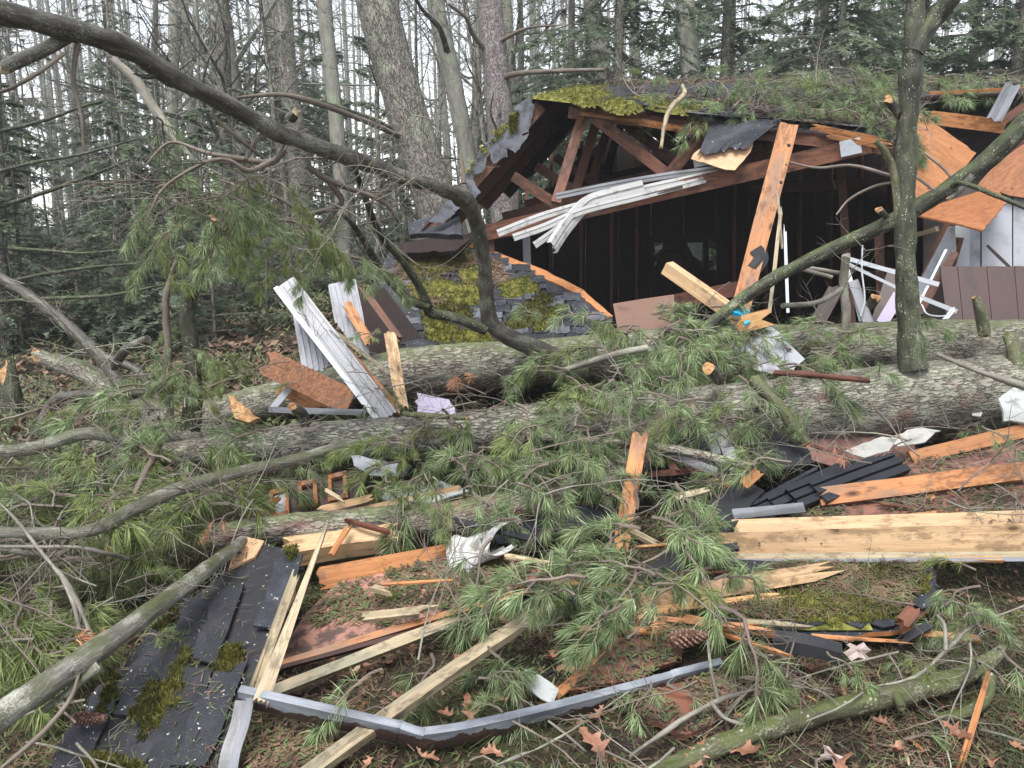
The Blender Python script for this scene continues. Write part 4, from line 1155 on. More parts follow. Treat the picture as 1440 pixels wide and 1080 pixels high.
m = MB(); px_slab(m, Plane((540, 390, 6.6), (600, 400, 6.6), (560, 470, 6.2)), [(522, 398), (556, 402), (580, 440), (600, 462), (628, 480), (600, 498), (556, 496), (545, 440)], .02, 0, .06, .012, 5); tag(m.build('roof_piece', M['shingle']), 'black crumpled shingle flap at the left edge of the mossy roof section', 'roof piece')

# ------------------------------------------------------------------ left: torn wall with aluminium door
LD = [
 ('aluminium_bar', (402, 398, 5.0), (545, 588, 4.65), 25, 'aluminium_dull', .03, 'wide silver door frame bar leaning down to the right', 'door frame'),
 ('aluminium_bar', (388, 405, 4.95), (530, 590, 4.62), 7, 'frame_white', .03, 'narrow white door edge along the wide silver bar', 'door frame'),
 ('loose_board', (440, 440, 5.05), (552, 570, 4.7), 14, 'wood_orange', .04, 'splintered orange board along the right side of the silver door bar', 'board'),
 ('loose_board', (438, 442, 4.95), (546, 524, 4.8), 6, 'wood_pale', .02, 'thin pale brown stick crossing behind the upright yellow board', 'board'),
 ('loose_board', (512, 408, 5.8), (562, 476, 5.6), 9, 'wood_red', .04, 'reddish rod of wood leaning against the red brown wall sheet', 'board'),
 ('loose_board', (490, 432, 5.4), (520, 482, 5.3), 14, 'wood_orange', .03, 'short torn orange board above the mossy back trunk', 'board'),
 ('loose_board', (549, 474, 4.9), (566, 576, 4.7), 17, 'wood_fresh', .035, 'bright yellow board standing upright against the mossy back trunk', 'board'),
 ('chipboard_strip', (380, 512, 4.75), (494, 566, 4.68), 37, 'chipboard', .025, 'rust brown chipboard strip under the silver door bar', 'board'),
 ('loose_board', (400, 545, 4.9), (455, 572, 4.8), 24, 'wood_orange', .03, 'broken orange board under the chipboard strip', 'board'),
 ('aluminium_bar', (414, 538, 4.85), (381, 576, 4.7), 9, 'frame_white', .03, 'short white window frame bar slanting left of the chipboard strip', 'window frame'),
 ('aluminium_bar', (379, 576, 4.68), (516, 580, 4.62), 8, 'aluminium', .03, 'level silver window frame bar behind the middle trunk', 'window frame'),
]
for k, (nm, A, B, w, mt, t, lb, ct) in enumerate(LD):
    m = MB(); px_plank(m, A, B, w, t, jag0=.05 if 'wood' in mt or mt == 'chipboard' else 0, jag1=.04 if 'wood' in mt else 0, seed=40 + k, k=6, endmat=0)
    if mt.startswith('aluminium') and w > 20:
        a, b = P(*A), P(*B); n = nrm(CAM - a)
        ax = nrm(b - a); wd = nrm(np.cross(n, ax))
        for o in (-.055, -.02, .03, .06): plank(m, a + wd * o + n * .02, b + wd * o + n * .02, .012, .02, n)
    tag(m.build(nm, M[mt]), lb, ct)
for k, (pl3, pg, lb) in enumerate((((( 412, 430, 5.2), (470, 430, 5.2), (430, 520, 5.0)), [(408, 420), (425, 430), (472, 500), (455, 522), (425, 520)], 'white corrugated siding sheet left behind the silver door bar'),
                                   (((470, 420, 5.5), (520, 420, 5.5), (490, 480, 5.4)), [(462, 400), (500, 392), (510, 440), (520, 500), (500, 492), (470, 450)], 'white corrugated siding sheet right behind the silver door bar'))):
    pl = Plane(*pl3); m = MB(); px_slab(m, pl, pg, .008)
    uv = pl.uv(np.array([pl.q(*p) for p in pg])); dr = pl.uv(np.array([pl.q(430, 520), pl.q(412, 425)])); ax = nrm(np.append(dr[1] - dr[0], 0))[:2]; cr = np.array([-ax[1], ax[0]])
    for s in np.arange((uv @ cr).min() + .02, (uv @ cr).max(), .035):
        lo, hi = (uv @ ax).min(), (uv @ ax).max(); ts = np.linspace(lo, hi, 40); ins = inside(uv, cr * s + ax * ts[:, None])
        if ins.sum() > 3:
            a, b = pl.xyz(cr * s + ax * ts[ins][0], .004), pl.xyz(cr * s + ax * ts[ins][-1], .004); plank(m, a, b, .01, .012, pl.n, k=2)
    tag(m.build('siding_sheet', M['wall_white']), lb, 'siding')
lv = Plane((585, 560, 4.8), (655, 580, 4.7), (600, 590, 4.6))
m = MB(); px_slab(m, lv, [(586, 552), (612, 558), (632, 562), (640, 580), (660, 592), (650, 610), (588, 600)], .008, 0, .05, .006, 2); tag(m.build('torn_sheet', M['lavender']), 'torn lavender sheet between the two mossy trunks', 'sheet')
m = MB(); px_slab(m, Plane((495, 640, 4.3), (560, 650, 4.2), (510, 680, 4.1)), [(492, 640), (520, 645), (562, 652), (560, 670), (520, 668), (498, 655)], .008, 0, .05, .006, 3); tag(m.build('torn_sheet', M['wall_white']), 'torn white sheet below the middle trunk', 'sheet')
m = MB(); px_slab(m, Plane((530, 685, 4.05), (620, 690, 4.0), (540, 705, 3.9)), [(530, 690), (560, 680), (620, 676), (660, 690), (610, 706), (540, 702)], .008, 0, .05, .006, 3); tag(m.build('torn_sheet', M['paper']), 'crumpled white sheet above the reddish log', 'sheet')

# broken framework left centre
bf = thing('broken_cabinet', 'broken red brown cabinet front with small open frames behind the reddish log', 'cabinet', P(430, 730, 3.95))
FP = Plane((350, 700, 4.05), (500, 660, 4.1), (360, 740, 3.9))
m = MB(); px_slab(m, FP, [(352, 700), (400, 680), (500, 655), (506, 668), (500, 720), (356, 740)], .02, -.02, .06, .003, 1); m.build('back_board', M['brown_panel'], bf)
for (x0, y0, x1, y1) in ((380, 692, 406, 726), (420, 680, 446, 710), (462, 670, 488, 702)):
    for pg in ([(x0, y0), (x1, y0 - 6), (x1, y0), (x0, y0 + 6)], [(x0, y1), (x1, y1 - 6), (x1, y1), (x0, y1 + 6)], [(x0, y0), (x0 + 5, y0), (x0 + 6, y1), (x0 + 1, y1)], [(x1 - 5, y0 - 4), (x1, y0 - 4), (x1 + 2, y1), (x1 - 4, y1)]):
        m = MB(); px_slab(m, FP, pg, .02, .015); m.build('frame_stick', M['wood_orange'], bf)
m = MB(); px_slab(m, FP, [(386, 698), (402, 694), (404, 718), (388, 722)], .004, .002); m.build('pane', M['wall_white'], bf)
for k, (A, B, w, mt, lb) in enumerate((((352, 734, 3.85), (392, 700, 3.8), 8, 'wood_orange', 'slanting red stick in front of the broken cabinet'), ((345, 742, 3.8), (349, 718, 3.8), 6, 'wood_red', 'short red peg standing left of the broken cabinet'),
       ((455, 716, 3.85), (520, 700, 3.9), 10, 'wood_fresh', 'yellow stick lying right of the broken cabinet'), ((430, 738, 3.75), (640, 690, 4.0), 14, 'wood_fresh', 'long yellow strip just above the reddish log'))):
    m = MB(); px_plank(m, A, B, w, .02, jag0=.03, jag1=.03, seed=60 + k); tag(m.build('stick', M[mt]), lb, 'stick')

# ------------------------------------------------------------------ right: stacked boards and black siding
def big_board(lb, A, B, wpx, t, mt, face=None, nm='lumber_board', holes=0, **kw):
    m = MB(); px_plank(m, A, B, wpx, t, face, **kw); return tag(m.build(nm, M[mt]), lb, 'board')
UPF = UP * .8 - FW * .6
big_board('long yellow beam lying level, upper board with a torn knot', (1030, 745, 3.62), (1500, 731, 3.5), 26, .045, 'wood_fresh', np.array([0, -.55, .83]), k=6, seed=1)
lb_ = big_board('long yellow beam face with nail holes under the upper board', (1000, 768, 3.5), (1500, 754, 3.38), 36, .045, 'wood_fresh', np.array([0, -.93, .25]), k=6, seed=2, jag0=.03)
for k, px in enumerate((1133, 1155, 1204, 1226, 1295, 1300, 1362, 1068, 1262, 1410)):
    c = P(px, 757 + (k * 7) % 14 - (px - 1000) * .012, 3.44); m = MB(); nn = np.array([0, -.93, .25]); c = c + nn * -.02
    tube(m, [P(px, 757 + (k * 7) % 14, 3.455), P(px, 757 + (k * 7) % 14, 3.435)], [.005, .004], 6, 2); m.build('nail_hole', M['rusty_dark'], lb_)
big_board('pale edge board under the long yellow beam', (1002, 783, 3.44), (1500, 779, 3.32), 9, .03, 'wood_pale', np.array([0, -.9, .4]), seed=3)
big_board('grey metal edging lowest under the long yellow beam', (1005, 789, 3.42), (1500, 786, 3.30), 5, .02, 'aluminium_dull', np.array([0, -.9, .4]), seed=4, nm='edging')
rw = Plane((1140, 720, 3.9), (1440, 660, 4.0), (1300, 720, 3.75))
m = MB(); px_slab(m, Plane((1100, 722, 3.85), (1460, 690, 3.8), (1300, 640, 4.4)), [(1110, 715), (1270, 685), (1500, 655), (1500, 740), (1110, 740)], .02); tag(m.build('wall_sheet', M['red_wall']), 'salmon painted sheet lying behind the long yellow beam', 'panel')
big_board('orange board edge lying on the salmon painted sheet', (1150, 700, 3.86), (1500, 655, 3.9), 26, .04, 'wood_orange', np.array([0, -.75, .6]), seed=5, k=6)
big_board('long orange board below the front trunk at the right edge', (1280, 645, 4.25), (1500, 592, 4.25), 20, .04, 'wood_orange', np.array([0, -.75, .6]), seed=6, k=6)
m = MB(); px_slab(m, Plane((1260, 660, 4.2), (1460, 640, 4.1), (1340, 600, 4.5)), [(1230, 662), (1300, 640), (1500, 605), (1500, 668), (1290, 690)], .02); tag(m.build('wall_sheet', M['red_wall']), 'salmon painted sheet under the front trunk at the right edge', 'panel')
m = MB(); px_slab(m, Plane((1150, 610, 4.6), (1270, 612, 4.6), (1150, 650, 4.5)), [(1130, 600), (1280, 598), (1290, 650), (1200, 662), (1135, 645)], .02, 0, .1, .01, 3); tag(m.build('wall_sheet', M['red_wall']), 'red brown wall board showing in the gap under the front trunk', 'panel')
m = MB(); px_slab(m, Plane((1400, 560, 4.3), (1450, 560, 4.3), (1420, 600, 4.2)), [(1404, 560), (1425, 545), (1470, 545), (1470, 600), (1412, 592)], .015, 0, .05, .006, 7); tag(m.build('torn_sheet', M['paper']), 'torn whitish sheet at the broken right end of the front trunk', 'sheet')
for k, pg in enumerate(([(1245, 625), (1290, 606), (1322, 612), (1300, 628), (1262, 634)], [(1188, 640), (1240, 620), (1262, 624), (1250, 640), (1215, 650)], [(1368, 583), (1382, 584), (1378, 592), (1366, 590)])):
    m = MB(); px_slab(m, Plane((1250, 630, 4.35), (1320, 620, 4.35), (1260, 606, 4.5)), pg, .006, .03, .04, .006, k); tag(m.build('bark_flake', M['grey_chip']), ['large pale grey flake under the front trunk', 'thin grey flake left of the large pale flake', 'tiny grey flake near the right end of the trunk'][k], 'flake')

wl_ = thing('sheet_litter', 'twigs and needles strewn over the salmon painted sheets', 'litter', P(1350, 690, 3.9)); wl_['kind'] = 'stuff'
litter_on(wl_, Plane((1100, 722, 3.85), (1460, 690, 3.8), (1300, 640, 4.4)), [(1110, 715), (1270, 685), (1440, 662), (1440, 735), (1110, 735)], 1500, 95, ('litter', 'litter_green', 'twig'), .07, .003, .012)
litter_on(wl_, Plane((1260, 660, 4.2), (1460, 640, 4.1), (1340, 600, 4.5)), [(1230, 662), (1300, 640), (1450, 612), (1450, 668), (1290, 685)], 900, 96, ('litter', 'litter_green', 'twig'), .07, .003, .012)
# bundle of black vinyl boards
for k, (x0, y0, x1, y1, w) in enumerate(((1028, 742, 1160, 668, 24), (1062, 722, 1190, 662, 22), (1090, 712, 1212, 656, 22), (1116, 700, 1240, 652, 22), (1150, 692, 1268, 648, 24))):
    d0, d1 = 3.72 + .03 * k, 4.05 + .02 * k
    a, b = P(x0, y0, d0), P(x1, y1, d1); w_ = w * 1.25 * 3.9 / FPX
    m = MB(); ax = nrm(b - a); n = nrm(np.array([-.1, -.55, .8]) - ax * np.dot(ax, [-.1, -.55, .8])); wd = np.cross(n, ax)
    sheet(m, [a, (a + b) / 2 + n * .005, b], wd, [(-w_ * .6, -.03), (-w_ * .6, 0), (-w_ * .2, .0), (-w_ * .14, -.022), (-w_ * .08, .004), (w_ * .3, .004), (w_ * .36, -.022), (w_ * .42, .006), (w_ * .6, .006), (w_ * .6, -.03)], .004, n=8, ndir=n)
    tag(m.build('siding_board', M['black_vinyl']), ['black ridged siding board, nearest left of the fanned bundle', 'black ridged siding board, second from left of the fanned bundle', 'black ridged siding board in the middle of the fanned bundle', 'black ridged siding board, second from right of the fanned bundle', 'black ridged siding board, rightmost of the fanned bundle'][k], 'siding board', 'fanned black siding boards')
m = MB(); px_plank(m, (1030, 724, 3.66), (1130, 714, 3.72), 14, .02, np.array([0, -.8, .6]), seed=3); tag(m.build('metal_trim', M['aluminium']), 'silver metal trim under the fanned black siding boards', 'trim')
bfp = Plane((900, 790, 3.4), (1040, 720, 3.7), (960, 690, 4.0))
m = MB(); px_slab(m, bfp, [(905, 800), (960, 760), (1000, 700), (1045, 672), (1075, 690), (1040, 730), (1000, 770), (960, 800), (925, 815)], .012, 0, .08, .012, 5); tag(m.build('felt_sheet', M['felt']), 'torn black roofing felt left of the fanned black siding boards', 'felt')
m = MB(); px_slab(m, Plane((760, 730, 3.8), (900, 700, 3.9), (800, 770, 3.6)), [(690, 742), (780, 720), (880, 700), (880, 730), (800, 752), (700, 765)], .03, 0, .06, .014, 6); tag(m.build('felt_sheet', M['black_vinyl']), 'crumpled black sheet under the joint of the reddish log', 'felt')
m = MB(); px_slab(m, Plane((990, 615, 4.5), (1130, 610, 4.5), (1050, 660, 4.2)), [(950, 620), (1130, 602), (1140, 650), (1050, 668), (960, 650)], .02, 0, .06, .01, 2); tag(m.build('felt_sheet', M['felt']), 'dark felt sheet in the gap beneath the front trunk', 'felt')
for k, (A, B, w, mt, lb) in enumerate((((930, 634, 4.2), (1010, 664, 4.0), 12, 'aluminium', 'silver strip lying right of the orange stake'), ((1014, 608, 4.35), (1034, 660, 4.2), 16, 'aluminium_dull', 'dull ribbed metal piece under the front trunk'), ((1002, 612, 4.4), (1008, 640, 4.3), 12, 'wall_white', 'short white plastic piece under the front trunk'),
      ((935, 640, 4.2), (950, 662, 4.15), 10, 'wood_brown', 'dark red chip right of the orange stake'), ((1045, 682, 3.8), (1066, 664, 3.85), 14, 'wood_orange', 'small orange block on the black roofing felt'), ((905, 668, 4.1), (985, 660, 4.2), 8, 'wood_brown', 'dull grey brown strip right of the orange stake'))):
    m = MB(); px_plank(m, A, B, w, .02, jag0=.01, jag1=.02, seed=70 + k); tag(m.build('offcut', M[mt]), lb, 'offcut')
m = MB(); px_plank(m, (899, 618, 4.0), (872, 775, 3.6), 23, .05, jag0=.05, jag1=.03, w1=.075, seed=7, k=6, endmat=1); tag(m.build('wooden_stake', [M['wood_orange'], M['wood_split']]), 'orange split stake standing upright before the forked log', 'stake')

# white crumpled soffit under reddish log
sf = P(672, 768, 3.45)
m = MB(); sheet(m, [P(690, 742, 3.55), P(668, 758, 3.45), P(655, 776, 3.42), P(672, 790, 3.4), P(712, 770, 3.48)], nrm(RT + UP * .45), [(-.09, 0), (-.03, .01), (-.02, -.008), (-.01, .01), (.05, .01), (.06, -.008), (.07, .01), (.11, 0)], .002, n=30)
tag(m.build('soffit_piece', M['white_vinyl']), 'curled white perforated soffit piece under the reddish log', 'soffit')

# ------------------------------------------------------------------ foreground: pink panel, beams, boards
PPn = Plane((390, 925, 2.95), (700, 855, 3.15), (560, 790, 3.5))
pp = MB(); px_slab(pp, PPn, [(392, 928), (430, 862), (480, 815), (640, 778), (770, 795), (752, 815), (700, 838), (640, 858), (500, 905)], .022, .0, .1, .004, 3, mat=0, sidemat=1)
tag(pp.build('painted_panel', [M['pink_panel'], M['plywood']]), 'large pink painted panel littered with twigs below the reddish log', 'panel')
px_d = thing('panel_litter', 'twigs and needles strewn over the pink painted panel', 'litter', PPn.q(560, 850)); px_d['kind'] = 'stuff'
litter_on(px_d, PPn, [(420, 880), (480, 820), (640, 782), (760, 798), (700, 835), (560, 880)], 1700, 90, ('litter', 'litter_green'), .05, .003, .01)
moss_on(px_d, PPn, [(530, 834), (556, 830), (562, 844), (540, 850), (528, 845)], 91, .02, 500, .012, .005)
for k, (A, B, w, t, mt, fc, lb) in enumerate((
  ((388, 938, 2.86), (752, 828, 3.14), 9, .02, 'wood_orange', (0, -.6, .8), 'brown batten along the front edge of the pink panel'),
  ((386, 944, 2.83), (700, 855, 3.05), 6, .02, 'plywood_dark', (0, -.6, .8), 'dark thin batten under the front edge of the pink panel'),
  ((382, 975, 2.66), (642, 872, 2.95), 15, .04, 'wood_pale', (0, -.7, .7), 'weathered brown board lying below the pink panel'),
  ((458, 812, 3.4), (652, 776, 3.55), 30, .04, 'wood_orange', (0, -.95, .3), 'orange beam standing on edge behind the pink panel'),
  ((410, 778, 3.55), (560, 752, 3.65), 34, .09, 'wood_fresh', (0, -.35, .93), 'yellow beam end lying under the reddish log'),
  ((748, 868, 2.85), (425, 1095, 2.22), 20, .03, 'wood_pale', (-.2, -.5, .8), 'long pale splintered lath crossing the ground diagonally'),
  ((457, 745, 2.85), (368, 985, 2.42), 19, .03, 'wood_pale', (.2, -.9, .4), 'pale split board leaning along the black roof slab'),
  ((412, 818, 2.95), (358, 965, 2.52), 13, .02, 'wood_pale', (.2, -.9, .4), 'thin brown split board beside the black roof slab'),
  ((880, 850, 3.02), (1156, 804, 3.2), 24, .04, 'wood_fresh', (0, -.8, .6), 'broken yellow board with jagged right end on the mossy slab'),
  ((900, 862, 2.98), (1090, 838, 3.08), 10, .03, 'wood_split', (0, -.8, .6), 'thin yellow split piece under the broken yellow board'),
  ((945, 868, 2.95), (1010, 878, 2.85), 14, .01, 'plywood', (0, -.6, .8), 'small orange plywood corner left of the mossy slab'),
  ((770, 990, 2.62), (880, 898, 2.85), 14, .015, 'wood_orange', (0, -.5, .85), 'orange strip lying on the red brown panel'),
  ((990, 1030, 2.5), (1040, 980, 2.6), 10, .02, 'wood_pale', (0, -.5, .85), 'small pale stick right of the bent metal strip'),
  ((1385, 960, 2.6), (1352, 1075, 2.35), 7, .01, 'wood_orange', (0, -.5, .85), 'small rusty sliver at the lower right corner'),
)):
    m = MB(); px_plank(m, A, B, w, t, np.array(fc, float), jag0=.05, jag1=.09, k=7, seed=100 + k, w1=(.02 if k == 6 else None), bow=.012)
    if k == 6:
        m = MB(); px_plank(m, B, A, w, t, np.array(fc, float), jag0=.02, jag1=.09, k=7, seed=100 + k, w1=.012, bow=.012)
    tag(m.build('broken_board', M[mt]), lb, 'board')
RB = Plane((800, 960, 2.68), (960, 880, 2.9), (860, 880, 2.9))
m = MB(); px_slab(m, RB, [(790, 972), (830, 920), (880, 870), (968, 862), (985, 890), (950, 930), (905, 955)], .018, .0, .06, .01, 4, sidemat=0); tag(m.build('red_board', M['red_panel']), 'red brown panel piece left of the large pine cone', 'panel')
m = MB(); px_slab(m, Plane((880, 1000, 2.52), (1010, 960, 2.65), (1000, 1000, 2.52)), [(868, 990), (930, 965), (1010, 948), (1030, 975), (1000, 1020), (960, 1035), (905, 1010)], .018, 0, .06, .01, 5); tag(m.build('red_board', M['red_panel']), 'dirty red brown panel piece under the right end of the bent metal strip', 'panel')
m = MB(); px_slab(m, Plane((420, 1060, 2.35), (560, 1040, 2.4), (420, 1000, 2.55)), [(350, 1075), (385, 1010), (455, 1035), (480, 1060), (440, 1100), (350, 1100)], .018, 0, .06, .01, 6); tag(m.build('red_board', M['red_panel']), 'red brown panel piece under the left end of the bent metal strip', 'panel')

litter_on(px_d, RB, [(790, 972), (830, 920), (880, 870), (968, 862), (985, 890), (950, 930), (905, 955)], 900, 92, ('litter', 'litter_green'), .04, .0022, .01)
for pl_, pg_, sd_ in ((((880, 1000, 2.52), (1010, 960, 2.65), (1000, 1000, 2.52)), [(868, 990), (930, 965), (1010, 948), (1030, 975), (1000, 1020), (960, 1035), (905, 1010)], 93), (((420, 1060, 2.35), (560, 1040, 2.4), (420, 1000, 2.55)), [(350, 1075), (385, 1010), (455, 1035), (480, 1060), (440, 1100), (350, 1100)], 94)):
    litter_on(px_d, Plane(*pl_), pg_, 800, sd_, ('litter', 'litter', 'litter_green'), .035, .003, .01)
# mossy slab at right
ms = thing('mossy_roof_slab', 'moss covered roof slab on the ground under the long yellow beam', 'roof section', P(1150, 880, 2.95))
MP = Plane((990, 880, 2.95), (1290, 880, 2.95), (1150, 800, 3.35))
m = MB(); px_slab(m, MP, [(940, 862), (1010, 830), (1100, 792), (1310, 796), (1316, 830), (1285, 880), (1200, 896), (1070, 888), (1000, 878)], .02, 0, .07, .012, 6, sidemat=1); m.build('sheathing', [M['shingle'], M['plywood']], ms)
shingle_field(ms, MP, [(950, 862), (1040, 820), (1110, 796), (1300, 800), (1300, 840), (1270, 880), (1070, 884)], ((1000, 880), (1290, 884)), .14, .27, 8, .05, h=.003, mats=('shingle',), maxn=60)
for k, (pg, mt, n_) in enumerate((([(1040, 870), (1090, 840), (1180, 830), (1250, 850), (1280, 868), (1215, 884), (1120, 882)], 'moss', 4200), ([(1190, 800), (1260, 800), (1300, 815), (1270, 850), (1200, 840)], 'moss_dark', 2400), ([(1282, 815), (1310, 812), (1306, 840), (1285, 842)], 'moss', 700), ([(1090, 800), (1180, 798), (1190, 830), (1100, 840)], 'moss_dark', 2000))):
    moss_on(ms, MP, pg, 120 + k, .022, n_, .014, .014, mt)
litter_on(ms, MP, [(1000, 872), (1090, 800), (1300, 800), (1270, 876), (1080, 880)], 4500, 125, ('litter', 'litter', 'litter_green'), .045, .0025, .034)
big_board('brown splintered edge board in front of the mossy roof slab', (905, 868, 2.93), (1060, 882, 2.85), 7, .02, 'wood_orange', np.array([0, -.8, .6]), seed=31, jag0=.03, jag1=.1, nm='broken_board')
big_board('thin orange splinter under the right part of the mossy roof slab', (1150, 895, 2.8), (1260, 902, 2.8), 5, .015, 'wood_orange', np.array([0, -.8, .6]), seed=32, jag0=.03, jag1=.1, nm='broken_board')
m = MB(); sheet(m, [P(1090, 900, 2.78), P(1130, 905, 2.74), P(1182, 918, 2.74)], np.array([0, .4, .9]), [(-.04, 0), (0, .015), (.035, 0)], .004); tag(m.build('felt_sheet', M['felt']), 'black felt strip curling in front of the mossy roof slab', 'felt')
m = MB(); px_plank(m, (1270, 875, 2.86), (1284, 858, 2.9), 18, .03, jag0=.03, jag1=.03, seed=4); tag(m.build('offcut', M['wood_red']), 'short brown broken block at the right tip of the mossy slab', 'offcut')

# black shingled slab, lower left
bs = thing('shingled_roof_slab', 'black shingled roof slab with moss patches lying in the lower left foreground', 'roof section', P(240, 1000, 2.6))
SP = Plane((375, 770, 3.25), (330, 1080, 2.36), (90, 1050, 2.42))
spoly = [(322, 800), (342, 758), (372, 765), (418, 776), (414, 830), (388, 890), (340, 985), (322, 1100), (60, 1100), (90, 1030), (150, 960), (210, 890), (262, 850)]
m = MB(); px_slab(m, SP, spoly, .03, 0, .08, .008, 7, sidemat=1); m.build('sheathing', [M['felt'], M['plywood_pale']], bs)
m = MB(); px_slab(m, SP, [(340, 757), (372, 764), (360, 786), (322, 804), (328, 785)], .012, .014, .05, .002, 2); m.build('bare_plywood', M['plywood_pale'], bs)
shingle_field(bs, SP, [(330, 800), (378, 772), (416, 780), (408, 830), (384, 890), (336, 985), (318, 1100), (70, 1100), (150, 965), (215, 892), (268, 852)], ((330, 1070), (415, 800)), .092, .42, 9, .01, h=.004, mats=('shingle',), t=.010, ovl=1.03, lf=.016, maxn=200)
litter_on(bs, SP, spoly, 150, 139, ('grey_chip', 'litter'), .014, .0016, .016, 'flecks')
litter_on(bs, SP, spoly, 700, 138, ('litter', 'litter_green'), .05, .0014, .02, 'needle_litter')
for k, (pg, mt, n_) in enumerate((([(195, 1050), (180, 1010), (215, 965), (232, 972), (215, 1030), (205, 1050)], 'moss_dark', 1700), ([(215, 1030), (225, 985), (250, 920), (268, 915), (272, 935), (258, 985), (230, 1036)], 'moss', 2400), ([(300, 945), (318, 918), (340, 910), (344, 928), (326, 952), (302, 953)], 'moss', 1100),
     ([(135, 1010), (150, 960), (168, 950), (170, 985), (150, 1010)], 'moss_dark', 900), ([(120, 1075), (135, 1060), (200, 1075), (205, 1095), (120, 1095)], 'moss', 900), ([(215, 890), (240, 858), (252, 866), (230, 896)], 'moss_dark', 600), ([(398, 775), (420, 772), (420, 792), (404, 800)], 'moss', 400))):
    moss_on(bs, SP, pg, 140 + k, .026, int(n_ * 1.5), .012, .016, mt, step=.022)

# bent galvanised flashing
fl = [(338, 993, 2.44), (400, 1007, 2.41), (470, 1023, 2.38), (548, 1041, 2.36), (562, 1044, 2.36), (585, 1052, 2.35), (600, 1053, 2.355), (660, 1044, 2.38), (760, 1021, 2.46), (870, 992, 2.57), (940, 973, 2.65), (950, 969, 2.66), (962, 966, 2.67), (1012, 953, 2.74)]
m = MB(); sheet(m, [P(a, b - 6, d) for a, b, d in fl], np.array([0, .35, -.94]), [(-.052, -.022), (-.050, .0), (-.01, .004), (.022, .002), (.038, -.006), (.041, -.03)], .003, n=80)
tag(m.build('metal_flashing', M['flashing']), 'long bent galvanised flashing strip with brown paint across the foreground', 'flashing')
m = MB(); sheet(m, [P(345, 985, 2.42), P(338, 1020, 2.36), P(325, 1060, 2.3), P(318, 1110, 2.25)], RT, [(-.035, -.01), (-.03, .005), (0, .0), (.006, .018), (.03, .01)], .003, n=16)
tag(m.build('metal_flashing', M['aluminium']), 'short silver flashing piece bent down at the slab corner', 'flashing')
wpn = Plane((735, 945, 2.62), (785, 975, 2.55), (740, 960, 2.58))
m = MB(); px_slab(m, Plane((738, 945, 2.66), (785, 975, 2.58), (735, 965, 2.6)), [(738, 941), (750, 944), (760, 950), (778, 962), (786, 970), (780, 992), (760, 982), (745, 970), (735, 960)], .004, 0, .03, .003, 8); tag(m.build('torn_paper', M['paper']), 'small torn white scrap lying on pine needles in the foreground', 'scrap')

# ================================================================== FALLEN TREES
def fallen(name, label, base, cat='fallen tree'): return thing(name, label, cat, P(*base))
def part_tube(parent, name, ctrl, mat, sides=10, n=None, capmat=None, **kw):
    capmat = capmat or ('wood_split' if name in ('stub', 'trunk', 'stem') and mat not in ('twig', 'twig_grey') else mat); m = MB(); px_tube(m, ctrl, sides=sides, n=n or 6 * len(ctrl), capmat=1, **kw)
    return m.build(name, [M[mat], M[capmat]], parent, True)

T1 = fallen('mossy_fallen_pine', 'mossy fallen pine trunk lying farthest back against the shed', (800, 520, 5.5))
part_tube(T1, 'trunk', [(1560, 482, 5.6, 36), (1440, 484, 5.55, 36), (1280, 487, 5.5, 36), (1120, 490, 5.5, 34), (960, 496, 5.5, 33), (840, 502, 5.5, 33), (720, 512, 5.5, 33), (640, 517, 5.5, 33), (560, 526, 5.5, 33), (480, 545, 5.5, 31), (380, 566, 5.45, 27), (270, 588, 5.4, 20)], 'bark_log', 36, 170, lump=.09, fine=.007, seed=1, jag=.1)
L0 = [(778, 502, 5.3, 13.7), (745, 486, 5.25, 13.0), (712, 472, 5.15, 12.2), (690, 452, 5.1, 11.2), (684, 410, 5.0, 10.4), (680, 360, 4.85, 10.1), (670, 315, 4.7, 10.8), (655, 282, 4.5, 11.5), (625, 268, 4.3, 9.7), (570, 250, 4.05, 10.1), (500, 225, 3.75, 11.2), (440, 204, 3.5, 11.2), (395, 188, 3.35, 11.5), (330, 152, 3.15, 12.2), (270, 122, 2.98, 13.0), (226, 98, 2.85, 14.0), (180, 68, 2.75, 14.4), (120, 48, 2.62, 15.1), (60, 32, 2.5, 15.8), (0, 16, 2.4, 16.6), (-90, -10, 2.25, 18.0), (-220, -60, 2.1, 19.4)]
part_tube(T1, 'limb', L0, 'bark_limb', 22, 260, lump=.13, fine=.0035, seed=2, knots=((.345, .012, .22), (.70, .007, .16), (.78, .005, .14), (.53, .006, .10)))
for k, ct in enumerate(([(92, 52, 2.6, 10), (60, 70, 2.55, 9.5), (8, 94, 2.5, 10)], [(226, 102, 2.84, 5), (208, 108, 2.82, 4), (196, 106, 2.8, 2)], [(410, 165, 3.35, 8), (415, 160, 3.32, 7)], [(655, 275, 4.5, 6), (640, 262, 4.4, 3)])):
    part_tube(T1, 'stub', ct, 'bark_limb', 9, 12, jag=.03, seed=k, lump=.1, capmat='wood_pale')
